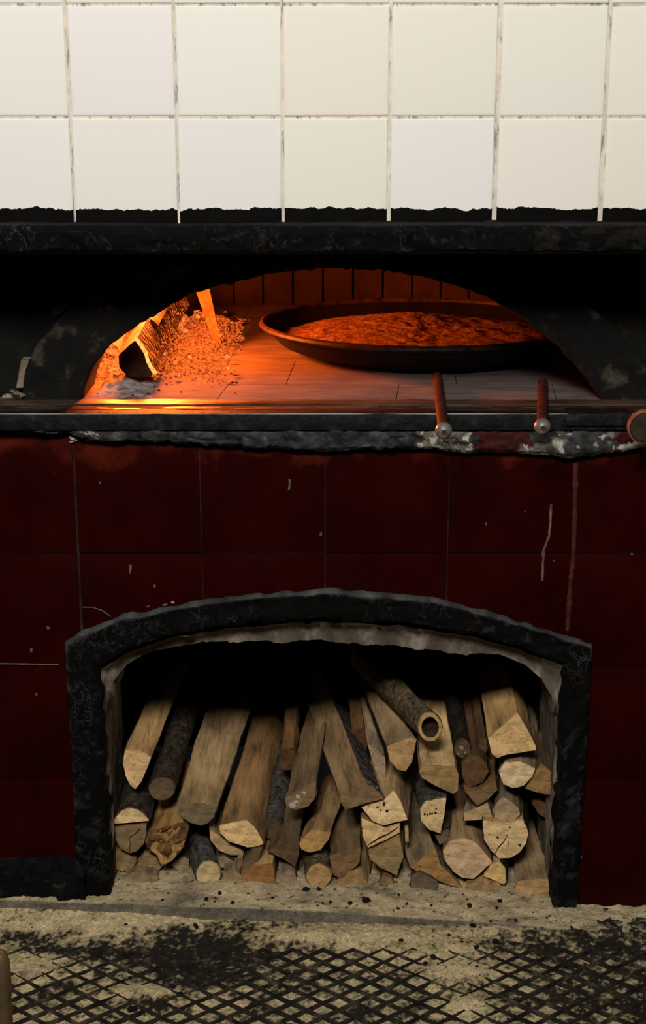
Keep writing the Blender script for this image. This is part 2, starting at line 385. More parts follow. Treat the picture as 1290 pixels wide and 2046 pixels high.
# ================================================================== RED TILED WALL + ARCH FRAME
OUT = [(128, 1287), (160, 1268), (240, 1235), (400, 1206), (520, 1192), (640, 1183), (760, 1187), (880, 1203), (1000, 1235), (1090, 1262), (1185, 1293)]
INN = [(200, 1335), (255, 1300), (350, 1268), (500, 1246), (640, 1239), (800, 1246), (940, 1268), (1040, 1295), (1128, 1328)]
VOI = [(228, 1362), (252, 1330), (290, 1306), (400, 1284), (640, 1281), (780, 1291), (900, 1304), (1000, 1310), (1050, 1330), (1082, 1358), (1106, 1395)]
OUTW = [(lambda p: (p.x, p.z))(PY(a, b, YR)) for a, b in OUT]
def red_wall():
    xs = [PY(p, 1000, YR).x for p in (152, 400, 649, 896, 1147)]
    dx = (xs[-1]-xs[0])/4; xs = [xs[0]-2*dx, xs[0]-dx]+xs+[xs[-1]+dx, xs[-1]+2*dx]
    zs = [PY(645, y, YR).z for y in (1105, 1330, 1555)]
    zs = [zs[0]+.235]+zs+[zs[-1]-.2, -.02]
    ztop = zs[0]
    # backing wall with arched hole
    xl, xr = OUTW[0][0]+.015, OUTW[-1][0]-.015
    pts = [(xs[0], -.02), (xs[0], ztop), (xs[-1], ztop), (xs[-1], -.02), (xr, -.02)]
    arch = [(lerp(xl, xr, i/40), interp(OUTW, lerp(xl, xr, i/40))-.012) for i in range(41)]
    pts = pts+arch[::-1]+[(xl, -.02)]
    wall = prism('wall_front', pts, YR+.0035, YR+.045, M['rgrout'], None, 0)
    tag(wall, 'dark red tiled wall around the arched log store', kind='structure')
    g = .0011
    for c in range(len(xs)-1):
        for r in range(len(zs)-1):
            a, b = xs[c]+g, xs[c+1]-g; t, bt = zs[r]-g, zs[r+1]+g
            if c == 1: b -= .0022
            segs = []
            if b < xl+.02 or a > xr-.02 or bt > interp(OUTW, 0)-.0: segs = [(a, b, 0)]
            else:
                if a < xl: segs.append((a, xl, 0)) if interp(OUTW, max(a, xl)) < t+.3 and r > 1 else None
                if b > xr: segs.append((xr, b, 0)) if r > 1 else None
                if r <= 1: segs = [(a, b, 1)]
                elif r == 2: pass
            for (p, q, cut) in segs:
                if q-p < .004: continue
                if cut:
                    n = 12; bot = []
                    for i in range(n+1):
                        x = lerp(p, q, i/n)
                        zz = max(bt, interp(OUTW, x)-.012) if xl-.001 < x < xr+.001 else bt
                        bot.append((x, min(zz, t-.003)))
                    poly = [(p, t), (q, t)]+bot[::-1]
                else: poly = [(p, t), (q, t), (q, bt), (p, bt)]
                o = prism('tile', poly, YR+random.uniform(-.0006, .0006), YR+.012, M['red'], wall, .0012)
    # paint drips and chips on the tiles
    def strip(name, path, wd, mm, lab=None):
        v = []; f = []
        for i, (px, py) in enumerate(path):
            p = PY(px, py, YR-.0006); s = wd*(.6+.5*abs(nz(px*.11, py*.07)))*(2.55/F)/2
            v += [(p.x-s, YR, p.z), (p.x-s*.6, YR-.0016, p.z), (p.x+s*.6, YR-.0016, p.z), (p.x+s, YR, p.z)]
        f = grid_faces(len(path), 4)
        o = mesh(name, v, f, mm, wall)
        if lab: tag(o, lab)
    def path(pts, n, j=1.2):
        o = []
        for i in range(n):
            t = i/(n-1)*(len(pts)-1); k = min(int(t), len(pts)-2); u = t-k
            o.append((lerp(pts[k][0], pts[k+1][0], u)+j*nz(i*1.3, 5), lerp(pts[k][1], pts[k+1][1], u)))
        return o
    strip('paint_drip', path([(1101, 1007), (1099, 1050), (1096, 1074), (1086, 1098), (1084, 1130), (1083, 1160)], 40), 7, M['drip'], 'pale crooked drip of paint')
    strip('paint_drip', path([(1150, 925), (1148, 1020), (1145, 1110), (1140, 1160), (1136, 1215), (1133, 1260)], 60), 13, M['rdrip'], 'reddish drip along the tile joint')
    for px, py, w_, h_ in [(578, 968, 6, 22), (260, 1137, 7, 18), (1106, 1120, 3, 3)]:
        strip('paint_chip', path([(px, py-h_/2), (px+1, py), (px-1, py+h_/2)], 6, .6), w_, M['drip'])
    for pts in ([(165, 1213), (185, 1213), (205, 1220), (222, 1232)], [(0, 1326), (60, 1327), (118, 1328)]):
        q = path(pts, 24, .8); v = []
        for px, py in q:
            p = PY(px, py, YR); s = .0010+.0008*abs(nz(px*.1, 3))
            v += [(p.x, YR, p.z-s), (p.x, YR-.0018, p.z-s*.4), (p.x, YR-.0018, p.z+s*.4), (p.x, YR, p.z+s)]
        mesh('pale_crack', v, grid_faces(len(q), 4), M['drip'], wall)
    for px, py, r in [(146, 874, 9), (152, 880, 6), (163, 872, 6), (176, 879, 5), (143, 883, 5), (330, 1208, 5), (345, 1204, 5), (296, 1212, 5)]:
        p = PY(px, py, YR-.002)
        mesh_chunk('plaster_chip', p, r*2.5/F, M['chip'] if px < 200 else M['gray'], wall, .5)
    return wall
def chunk_data(seed, sub=1, rough=.3):
    bm = bmesh.new(); bmesh.ops.create_icosphere(bm, subdivisions=sub, radius=1)
    for v in bm.verts:
        d = nz(v.co.x*1.7+seed*3.1, v.co.y*1.7, v.co.z*1.7+seed)
        v.co *= 1+rough*2*d
    me = bpy.data.meshes.new('chunk'); bm.to_mesh(me); bm.free(); return me
CH = [chunk_data(i) for i in range(6)]
def mesh_chunk(name, p, r, m, parent=None, flat=.7, rnd=random):
    me = CH[rnd.randrange(6)].copy(); me.name = name
    me.materials.append(m)
    o = bpy.data.objects.new(name, me); COL.objects.link(o); o.location = p
    o.scale = (r*rnd.uniform(.8, 1.4), r*rnd.uniform(.8, 1.2), r*flat*rnd.uniform(.8, 1.2))
    o.rotation_euler = (rnd.uniform(-.3, .3), rnd.uniform(-.3, .3), rnd.uniform(0, 6))
    if parent: o.parent = parent
    return o
RW = red_wall()

def resample(pts, n):
    L = [0]
    for a, b in zip(pts, pts[1:]): L.append(L[-1]+math.dist(a, b))
    o = []
    for i in range(n):
        d = L[-1]*i/(n-1); k = 0
        while k < len(L)-2 and L[k+1] < d: k += 1
        u = (d-L[k])/max(L[k+1]-L[k], 1e-9); o.append((lerp(pts[k][0], pts[k+1][0], u), lerp(pts[k][1], pts[k+1][1], u)))
    return o
def legs(archpx, Y, base_l, base_r, n1, n2):
    A = [(lambda p: (p.x, p.z))(PY(a, b, Y)) for a, b in archpx]
    L = [(A[0][0]+base_l, -.02), A[0]]; R = [A[-1], (A[-1][0]+base_r, -.02)]
    return resample(L, n1)+resample(A, n2)[1:-1]+resample(R, n1)
def arch_frame():
    o = legs(OUT, YF, 0.002, -0.004, 90, 200); i = legs(INN, YF, 0.0, 0.0, 90, 200)
    v = []; cols = []
    prof = [(0, YR+.006, .3), (.0, YR-.004, .6), (.035, YF+.003, 1), (.10, YF, 1), (.2, YF, 1), (.32, YF+.001, 1), (.45, YF, 1), (.58, YF, 1), (.7, YF, 1), (.82, YF+.001, 1), (.92, YF+.002, 1), (1., YF+.008, 1), (1.0, YF+.03, .5), (1.0, YL+.02, .3)]
    for (ox, oz), (ix, iz) in zip(o, i):
        for t, y, k in prof:
            x = lerp(ox, ix, t); z = lerp(oz, iz, t)
            d = fb(x*22, z*22, t*2, 5)
            edge = .004*nz(x*40, z*40, 5) if t in (0, 1.) else 0
            v.append((x+edge, y-abs(d)*.006*k, z+d*.003*k+edge*1.2))
            n1 = fb(x*35, z*35, 3, 5); n2 = abs(nz(x*24+3, z*24, 5)+.35*nz(x*60, z*60)); g = .0016+.0018*max(0, n1)
            onarch = min(1, max(0, (oz-OUTW[0][1]+.02)/.02))
            if t < .04 and onarch: g = .06+.045*n1  # upper chamfer greyed: dust plus its lit highlight put into the colour
            elif t < .08 and n1 > .05: g = .05*min(1, n1*3)
            elif n2 < .05 and n1 > .05 and (t < .12 or fb(x*6, z*6, 8) > .25): g = .018
            if oz < .35 and n1 > .3: g += .008
            cols.append((max(.001, g), max(.001, g), max(.001, g*.97)))
    f = grid_faces(len(o), len(prof))
    fr = mesh('trim_2', v, f, M['flake'], None, 60, cols=cols)
    tag(fr, 'thick black painted plaster border of the log store arch', kind='structure')
    # grey lining
    ii = legs(INN, YF+.02, -.003, .003, 90, 200)
    vo = legs(VOI, YL, 0, 0, 90, 200)
    n = len(ii); v = []
    A0 = PY(VOI[0][0], VOI[0][1], YL); A1 = PY(VOI[-1][0], VOI[-1][1], YL)
    for k in range(n):
        (ix, iz), (ox, oz) = ii[k], vo[k]
        if iz < A0.z and (k < 90 or k > n-90):       # side jambs: follow the frame's inner edge straight back
            hh = min(1, (A0.z-iz)/.06); ox = lerp(ox, ix+(.006 if k < 90 else -.006), hh)
            oz = iz
        rows = [(ix, YF+.012, iz), (lerp(ix, ox, .3), YL-.008, lerp(iz, oz, .3)), (lerp(ix, ox, .65), YL, lerp(iz, oz, .65)), (ox, YL+.004, oz)]
        for q in range(1, 9): rows.append((ox, YL+.004+q*.022, oz+(.004*q if (90 <= k <= n-90) else 0)))
        for x, y, z in rows:
            d = fb(x*34, y*34, z*14, 6); s = 1 if x < 0 else -1
            v.append((x+s*d*.005, y-abs(d)*.004, z+d*.004))
    ln = mesh('trim_3', v, grid_faces(n, 12), M['gray'], None, 60)
    tag(ln, 'worn grey plaster lining inside the log store arch', kind='structure')
arch_frame()
# log store chamber
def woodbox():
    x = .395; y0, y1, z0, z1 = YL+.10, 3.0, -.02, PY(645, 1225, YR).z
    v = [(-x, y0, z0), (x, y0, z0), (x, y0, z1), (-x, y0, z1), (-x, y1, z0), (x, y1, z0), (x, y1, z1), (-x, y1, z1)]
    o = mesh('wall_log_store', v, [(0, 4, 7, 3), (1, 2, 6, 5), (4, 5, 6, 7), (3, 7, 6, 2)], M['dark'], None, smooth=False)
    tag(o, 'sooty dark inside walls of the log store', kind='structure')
woodbox()

# ================================================================== SHELF RIM, BAR, SILL
LOW = [(-100, 868), (0, 870), (130, 873), (160, 888), (200, 891), (330, 893), (400, 898), (520, 906), (640, 912), (760, 906), (850, 908), (890, 912), (960, 914), (1080, 916), (1150, 926), (1190, 924), (1215, 914), (1290, 906), (1400, 905)]
YS = 2.262
ztopr = PY(645, 857, YS).z
def px_of_x(x): return 645+x*F/2.31
def rim_prof(x):
    lo = PY(645, interp(LOW, px_of_x(x)), YS).z+.004*fb(x*25, 2)
    h = ztopr-lo
    return dens([(YS+.05, ztopr+.004, .2), (YS+.012, ztopr+.003, .5), (YR-.022, ztopr-.002, .9), (YR-.024, ztopr-h*.25, 1.), (YR-.023, ztopr-h*.5, 1.), (YR-.020, ztopr-h*.8, .8), (YR-.013, lo+.002, .5), (YR+.006, lo, .3)], 5)
def rim_col(x, y, z, j):
    px = px_of_x(x)+22*nz(x*30, z*45, 2)+14*nz(x*80, z*90, 6); n = fb(x*28, z*40, 1, 5); n2 = fb(x*55+7, z*60, 4, 5)
    g = .040+.030*n+.028*n2
    if n2 > .5: g += .03
    c = (g, g*1.0, g*1.03)
    if 560 < px < 820: c = (g*.7+.004, g*.7+.004, g*.8+.006)
    if px > 830:
        m = fb(x*13+2, z*22, 9, 4)
        if m > .10: c = (.17+.12*n, .15+.11*n, .115+.09*n)
        if n2+.6*m > .42: c = (.5, .46, .38)
        if (870 < px < 905 or 955 < px < 1065) and m < .22: c = (.055+.03*n, .012+.008*n, .009)
        if 1240 < px: c = (.05, .006, .004) if m < .15 else (.45, .42, .36)
    if abs(px-150) < 25 and n2 > .1: c = (.3, .28, .24)
    return tuple(max(.003, q) for q in c)
rim = sweep_x('trim_4', rim_prof, -.95, .95, 800, M['vc'], .0055, 26, cols=rim_col)
tag(rim, 'crumbling grey and black stone rim of the oven shelf', kind='structure')
# metal bar along shelf front
box('trim_5', (-.95, YS+.008, ztopr-.004), (.95, YS+.035, ZO), M['iron'], None, .0012, kind='structure')['label'] = 'thin dark iron edge bar along the oven shelf'
e_ = box('edge_highlight_strip', (-.95, YS+.0072, ZO-.0012), (.95, YS+.0092, ZO+.0004), M['edge_glint'], None, .0004, kind='structure'); e_['label'] = 'thin painted highlight along the edge of the iron shelf bar'  # pale strip painted as the highlight on the bar's top edge
pl = PY(1131, 826, YS+.004); pr = PY(1262, 826, YS+.004); pb = PY(1131, 850, YS+.004).z
bp = prism('bracket_plate', [(pl.x, pb), (pl.x, pl.z-.006), (pl.x+.004, pl.z-.001), (pl.x+.009, pl.z), (pr.x, pl.z), (pr.x, pb)], YS+.002, YS+.05, M['iron'], None, .001)
tag(bp, 'short raised dark iron plate at the right end of the shelf', 'plate')
# two flat sill strips
def sill(name, y0, y1, z, lab):
    prof = lambda x: dens([(y0+.001, z-.03, .1), (y0, z-.002, .3), (y0+.003, z, .6), ((y0+y1)/2, z+.0005, 1), (y1-.002, z, .6), (y1, z-.003, .3), (y1, z-.03, .1)], 3)
    v = []; n = 300
    for i in range(n):
        x = lerp(-.95, .95, i/(n-1))
        for y, zz, k in prof(x): v.append((x, y, zz+.0012*k*fb(x*12, y*60, 3)))
    npf = len(prof(0)); 
    o = mesh(name, v, grid_faces(n, npf), M['sill'], None, 50); tag(o, lab, kind='structure')
sill('trim_6', YS+.035, YS+.068, ZO-.0005, 'front worn metal sill strip of the oven mouth')
sill('trim_7', YS+.069, YA+.004, ZO+.0015, 'rear worn metal sill strip of the oven mouth')
box('shelf_base', (-.95, YR+.02, ZO-.12), (.95, YB, ZO-.012), M['dark'], None, 0, kind='structure').name = 'wall_shelf_base'

# ================================================================== OVEN MOUTH
ARC = [(162, 802), (168, 770), (185, 732), (212, 698), (255, 663), (300, 634), (370, 593), (440, 571), (550, 546), (660, 536), (760, 540), (880, 562), (960, 588), (1040, 634), (1105, 686), (1160, 738), (1196, 790), (1202, 802)]
ROUT = [(42, 802), (50, 740), (72, 690), (104, 648), (170, 590), (280, 535), (440, 500), (660, 488), (880, 505), (1060, 545), (1150, 590), (1215, 640), (1262, 692), (1290, 735), (1312, 802)]
def mouth():
    A = resample([(lambda p: (p.x, p.z))(PY(a, b, YA)) for a, b in ARC], 120)
    R = resample([(lambda p: (p.x, p.z))(PY(a, b, YA)) for a, b in ROUT], 120)
    zt_ = CAMZ+.1
    # masonry block with the arched passage
    v = []; f = []
    for (x, z) in A:
        j = .0025*fb(x*60, z*60, 2); v += [(x, YA+.03, z+j), (x, YB, z+j)]
    f = grid_faces(120, 2)
    # front face back to the alcove wall (behind the plate), built as a band from arch to outer rectangle
    nb = len(v); W = .98
    for k, (x, z) in enumerate(A):
        t = k/119; X = lerp(-W, W, t)
        v += [(x, YA+.03, z), (X, YA+.03, zt_ if .02 < t < .98 else ZO-.02), (x, YB, z), (X, YB, zt_ if .02 < t < .98 else ZO-.02)]
    for k in range(119):
        a = nb+k*4; b = a+4
        f += [(a, a+1, b+1, b), (a+2, b+2, b+3, a+3)]
    o = mesh('wall_oven_mouth', v, f, M['alcove'], None, 40)
    tag(o, 'sooty brown masonry wall behind the iron oven mouth', kind='structure')
    # iron surround plate
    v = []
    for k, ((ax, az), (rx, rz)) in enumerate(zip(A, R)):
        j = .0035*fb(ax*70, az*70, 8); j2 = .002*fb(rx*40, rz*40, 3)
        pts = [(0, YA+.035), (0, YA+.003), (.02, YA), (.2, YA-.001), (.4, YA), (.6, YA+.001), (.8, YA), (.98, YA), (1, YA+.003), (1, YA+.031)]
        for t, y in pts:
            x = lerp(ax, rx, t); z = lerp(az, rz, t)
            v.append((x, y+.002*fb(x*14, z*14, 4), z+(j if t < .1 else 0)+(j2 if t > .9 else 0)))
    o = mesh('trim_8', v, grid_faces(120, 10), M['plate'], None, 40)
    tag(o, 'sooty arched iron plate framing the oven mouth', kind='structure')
    # pale plaster remnant by the left foot of the plate
    a, b = PY(45, 716, YA+.02), PY(61, 716, YA+.02); c, d = PY(35, 772, YA+.02), PY(52, 772, YA+.02)
    tag(prism('plaster_strip', [(a.x, a.z), (b.x, b.z), (d.x, d.z), (c.x, c.z)], YA+.006, YA+.034, M['gray'], None, .002), 'pale plaster strip beside the left foot of the iron plate', 'plaster')
    for i, (px, py, r) in enumerate([(20, 790, 9), (34, 786, 8), (46, 788, 7), (10, 794, 7), (26, 781, 6)]):
        p = PY(px, py, YA+.0)
        tag(mesh_chunk('plaster_crumb', (p.x, p.y-.004, max(p.z, ZO+.006)), r*2.4/F, M['gray'], None), 'small crumbled plaster lump at the left end of the sill', 'rubble', 'plaster lumps at the left end of the sill')
    t = PY(132, 604, YA)
    pa = [PY(a_, b_, YA-.002) for a_, b_ in ((108, 586), (157, 584), (150, 600), (120, 626), (108, 634), (104, 622))]
    tag(prism('plaster_patch', [(p.x, p.z) for p in pa], YA-.008, YA+.01, M['alcove'], None, .001), 'dull brown plaster patch above the left curve of the iron plate', 'plaster')
    # lintel that closes the alcove above the passage
    box('wall_alcove_top', (-.98, YM+.03, PY(645, 500, YM).z), (.98, YB+.02, CAMZ+.12), M['dark'], None, 0, kind='structure')
mouth()

# ================================================================== OVEN CHAMBER
YO, RX, RY = 2.985, .66, .50                  # plan ellipse of chamber (centre y, radii)
def chamber():
    # dome shell
    v = []; f = []; nu, nv = 14, 64
    H = .18
    for i in range(nu):
        t = i/(nu-1)
        r = 1. if i < 4 else math.cos((i-3)/(nu-4)*math.pi/2)
        z = -.02+H*i/3 if i < 4 else H-.02+.22*math.sin((i-3)/(nu-4)*math.pi/2)
        for k in range(nv):
            a = 2*math.pi*k/nv
            x, y = (RX+.03)*r*math.cos(a), (RY+.03)*r*math.sin(a)
            v.append((x, YO+y, ZO+z))
    ff = grid_faces(nu, nv, True)
    keep = []
    for q in ff:      # opening towards the mouth
        cx = sum(v[i][0] for i in q)/4; cy = sum(v[i][1] for i in q)/4; cz = sum(v[i][2] for i in q)/4
        if cy < YB+.13 and cz < ZO+.27 and abs(cx) < .56: continue
        keep.append(q)
    o = mesh('wall_oven_dome', v, keep, M['brick'], None, 60)
    tag(o, 'domed brick shell inside the oven', kind='structure')
    # floor backing and side cheeks between mouth and dome
    box('wall_oven_base', (-.85, YB-.15, ZO-.10), (.85, YO+RY+.08, ZO-.012), M['dark'], None, 0, kind='structure')
    # upright back bricks
    n = 26; zb0, zb1 = ZO-.005, ZO+.15
    a0 = .15
    for i in range(n):
        a, b = lerp(a0, math.pi-a0, i/n), lerp(a0, math.pi-a0, (i+1)/n)
        g = .004
        def P(t, rr): return ((RX-rr)*math.cos(t), YO+(RY-rr)*math.sin(t))
        p = [P(a+g, 0), P(b-g, 0), P(b-g, .03), P(a+g, .03)]
        v = [(x, y, z) for z in (zb0, zb1+.012*nz(i*2.3)) for x, y in p]
        mesh('brick', v, [(0, 1, 5, 4), (1, 2, 6, 5), (2, 3, 7, 6), (3, 0, 4, 7), (4, 5, 6, 7)], M['brick'], o, smooth=False)
    # floor slabs
    fl = box('floor_oven', (-.7, YA+.004, ZO-.02), (.7, YO+RY, ZO-.006), M['pole'], None, 0, kind='structure')
    tag(fl, 'oven floor of fitted stone slabs')
    xs = [-.70, PZ(437, 780, ZO).x, PZ(437, 780, ZO).x+.29, PZ(437, 780, ZO).x+.55, .70]
    yr = [YA+.005, PZ(645, 766, ZO).y, PZ(645, 719, ZO).y, 3.0, 3.26, 3.50]
    for j in range(5):
        off = 0 if j % 2 == 0 else .11
        for i in range(4):
            a, b = xs[i]+(off if i else 0), xs[i+1]+(off if i < 3 else 0)
            if b-a < .02: continue
            g = .0006; sk = .012
            def Z(x, y): return ZO-.001+.0012*nz(x*9, y*9)
            v = []; nx, ny = 8, 6
            for q in range(nx):
                for r in range(ny):
                    x = lerp(a+g, b-g, q/(nx-1))+sk*(r/(ny-1)); y = lerp(yr[j]+g, yr[j+1]-g, r/(ny-1))
                    e = .0015 if q in (0, nx-1) or r in (0, ny-1) else 0
                    v.append((x, y, Z(x, y)-e))
            mesh('slab', v, grid_faces(nx, ny), M['stone'], fl, 40)
chamber()

# ------------------------------------------------------------------ pan with food
PC = Vector((PZ(842, 648, CAMZ-.437).x, 2.83, ZO))
def pan():
    root = empty('pan', PC, 'wide shallow black pan filled with browned food inside the oven', 'pan')
    R = .302
    prof = [(0, .001), (.18, .001), (.225, .004), (.262, .018), (.288, .040), (R-.006, .052), (R-.010, .053), (.278, .042), (.25, .024), (.21, .013), (0, .012)]
    lathe('pan_body', prof, M['pan'], root, 72)
    rp = [(R-.010, .053), (R-.008, .058), (R-.003, .0605), (R+.002, .058), (R+.003, .053), (R-.002, .049), (R-.008, .049), (R-.010, .053)]
    lathe('pan_rim', rp, M['rim'], root, 72)
    # food heap
    v = []; nr, na = 34, 120; rad = .262
    for i in range(nr):
        r = rad*i/(nr-1)
        for k in range(na):
            a = 2*math.pi*k/na; x, y = r*math.cos(a), r*math.sin(a)
            e = max(0, 1-(r/rad)**6)
            h = .030+.010*e+.012*math.exp(-((x+.02)**2+(y-.13)**2)/.006)+.0032*fb(x*45, y*45, 1, 5)*e+.003*fb(x*14, y*14, 4)
            v.append((x, y, h))
    fo = mesh('baked_food', v, grid_faces(nr, na, True), M['food'], None, None, loc=PC)
    tag(fo, 'heap of browned crumbly food filling the black pan', 'food')
pan()
# ------------------------------------------------------------------ iron rods with ball ends
def rod(kx, ky, bx, by, lab):
    zc = CAMZ-.4845
    a = PZ(kx, ky, zc); b = PZ(bx, by, zc)
    r = empty('iron_rod', a, lab, 'rod', 'rods jutting from under the pan')
    d = b-a; n = d.normalized(); s = Vector((n.y, -n.x, 0))
    v = []
    for t in (0., .33, .66, 1.):
        c = d*t
        for k in range(10):
            q = 2*math.pi*k/10; v.append(c+s*math.cos(q)*.0085+Vector((0, 0, math.sin(q)*.0082)))
    mesh('rod', v, grid_faces(4, 10, True)+[tuple(range(10)), tuple(range(30, 40))], M['rust'], r, 50)
    lathe('ball_end', [(0, -.0125), (.004, -.0125), (.0055, -.0112), (.0085, -.009), (.0115, -.005), (.0125, 0), (.0115, .005), (.0085, .0092), (0, .0122)], M['steel'], r, 24, axis='Y', sharp=30)
    lathe('worn_spot', [(0, -.0119), (.0034, -.0126), (.0038, -.0129), (.002, -.0128), (0, -.0126)], M['rust'], r, 12, axis='Y')
rod(886, 860, 873, 752, 'rusty rod with steel ball end nearer the middle of the shelf')
rod(1083, 852, 1084, 764, 'rusty rod with steel ball end nearer the right of the shelf')
def pole():
    c = PY(1289, 855, 2.19)
    r = empty('round_knob', c, 'brown round knob with coppery edge at the right end of the shelf', 'knob')
    lathe('knob_face', [(0, .001), (.016, .0), (.0215, .001), (.0235, .004), (.0235, .012), (.016, .02), (.008, .024), (.008, .07), (0, .07)], M['pole'], r, 32, axis='Y')
    lathe('band', [(.0232, .0015), (.0258, .004), (.0262, .010), (.0232, .013), (.0230, .0015)], M['copper'], r, 32, axis='Y')
pole()

# ------------------------------------------------------------------ generic log builder
def outline(px, Y, tilt=0., step=.006, seed=0, rough=.0010):
    w = [PY(a, b, Y) for a, b in px]
    zc = sum(p.z for p in w)/len(w); xc = sum(p.x for p in w)/len(w)
    pts = []; n = len(w)
    ed = []
    for i in range(n):
        a, b = w[i], w[(i+1) % n]; L = (b-a).length; k = max(1, int(L/step))
        e = (b-a); nrm = Vector((-e.z, 0, e.x)); 
        for q in range(k):
            p = a.lerp(b, q/k); pts.append((p.x-xc, p.z-zc)); ed.append((nrm.x, nrm.z))
    # make orientation consistent
    A = sum(pts[i][0]*pts[(i+1) % len(pts)][1]-pts[(i+1) % len(pts)][0]*pts[i][1] for i in range(len(pts)))
    if A > 0: ed = [(-a, -b) for a, b in ed]
    o = []
    for i, (x, z) in enumerate(pts):
        d = rough*nz(x*90+seed, z*90, seed*1.7)
        m = math.hypot(x, z) or 1
        o.append(((x+d*x/m)*.95, (z+d*z/m)*.95))
    return o, ed, Vector((xc, Y, zc))
def in_dirs(e, dirs):
    if 'A' in dirs: return True
    x, z = e; s = ''
    if z > abs(x)*.5: s += 'T'
    if z < -abs(x)*.5: s += 'B'
    if x > abs(z)*.8: s += 'R'
    if x < -abs(z)*.8: s += 'L'
    return any(c in dirs for c in s)
LOGN = [0]
def make_log(name, label, cat, group, px, back, Y=2.36, L=.25, taper=1., tilt=0., bark='', wood=(.30, .19, .095), end=(.36, .24, .13), bcol=(.05, .036, .024), hollow=False, rot=False, mw=None, me_=None, curve=0., seg=12, drop=0.):
    LOGN[0] += 1; seed = LOGN[0]*1.37
    sec, ed, c = outline(px, Y, seed=seed)
    B = PZ(back[0], back[1], c.z)
    d = Vector((B.x-c.x, B.y-c.y, 0.))
    d = d.normalized()*L if d.length > .02 and d.y > 0 else Vector((0, L, 0))
    d.z -= drop
    n = len(sec); zmin = min(p[1] for p in sec)
    def pt(j, k, t, off=0., yo=0.):
        x, z = sec[k]; s = lerp(1, taper, t); m = math.hypot(x, z) or 1
        g = (.0032*nz(x*22+seed, t*4.2, z*22)+.0016*nz(x*60, t*14+seed, z*60))*(1 if t > 0 else .0)
        q = s+(off+g)/m
        side = d*t
        return Vector((x*q+side.x+curve*math.sin(t*math.pi), side.y+yo+tilt*(z-zmin)*(1-t)**2, z*q+side.z))
    v = [pt(j, k, j/seg) for j in range(seg+1) for k in range(n)]
    f = grid_faces(seg+1, n, True)
    if not hollow:
        v.append(Vector((0, tilt*(-zmin), 0))); f += [(len(v)-1, k, (k+1) % n) for k in range(n)]
    v.append(d.copy()); f += [(len(v)-1, seg*n+(k+1) % n, seg*n+k) for k in range(n)]
    me = bpy.data.meshes.new(name); me.from_pydata([tuple(p) for p in v], [], f)
    bm = bmesh.new(); bm.from_mesh(me); bmesh.ops.recalc_face_normals(bm, faces=bm.faces[:]); bm.to_mesh(me); bm.free()
    o = link(name, me, mw or M['wood'], None, 38, True, wood, loc=c); tag(o, label, cat, group)
    # cut end: proud, uneven cap
    loops = [1.0, 1.0, .94, .84, .74] if hollow else [1.0, 1.0, .93, .78, .55, .3]
    v = []
    for li, s in enumerate(loops):
        for k in range(n):
            x, z = sec[k]; x *= s; z *= s
            rr = (.0014 if not rot else .009)*fb(x*70+seed, z*70, seed, 4)
            y = .004 if li == 0 else -.0012-(rr if li > 1 else 0)
            v.append((x, y+tilt*(z-zmin), z))
    f = grid_faces(len(loops), n, True)
    if not hollow:
        v.append((0, -.0012+tilt*(-zmin), 0)); b = (len(loops)-1)*n
        f += [(len(v)-1, b+k, b+(k+1) % n) for k in range(n)]
    mesh('cut_end', v, f, me_ or (M['rot'] if rot else M['end']), o, 40, True, end)
    if hollow:
        v = []
        for s, y in ((.75, -.001), (.70, .008), (.6, .018), (.36, .026), (.05, .03)):
            for k in range(n): v.append((sec[k][0]*s*(1+.08*nz(k*.7, s*9)), y, sec[k][1]*s*(1+.08*nz(k*.7, s*9))))
        mesh('hollow_core', v, grid_faces(5, n, True), M['hollow'], o)
    bark = bark or 'B'  # undersides default to dark bark, which also paints the gaps darker
    if bark and mw is None:
        fl = [in_dirs(e, bark) for e in ed]
        if any(fl):
            v = []; f = []; idx = {}
            rows = seg+1
            def bv(j, k, off):
                key = (j, k, off)
                if key not in idx:
                    t = j/seg; yo = .003+.004*abs(nz(k*.6, seed)) if j == 0 else 0
                    idx[key] = len(v); v.append(pt(j, k, t, off*(1+.5*nz(k*.5, t*9, seed)), yo))
                return idx[key]
            for k in range(n):
                if not fl[k]: continue
                k2 = (k+1) % n
                for j in range(seg): f.append((bv(j, k, .0024), bv(j, k2, .0024), bv(j+1, k2, .0024), bv(j+1, k, .0024)))
                f.append((bv(0, k, .0024), bv(0, k2, .0024), bv(0, k2, -.0005), bv(0, k, -.0005)))
                for kk, nb in ((k, fl[k-1]), (k2, fl[k2])):
                    if not nb:
                        for j in range(seg): f.append((bv(j, kk, .0024), bv(j+1, kk, .0024), bv(j+1, kk, -.0005), bv(j, kk, -.0005)))
            mesh('bark', v, f, M['bark'], o, 60, True, bcol)
    return o

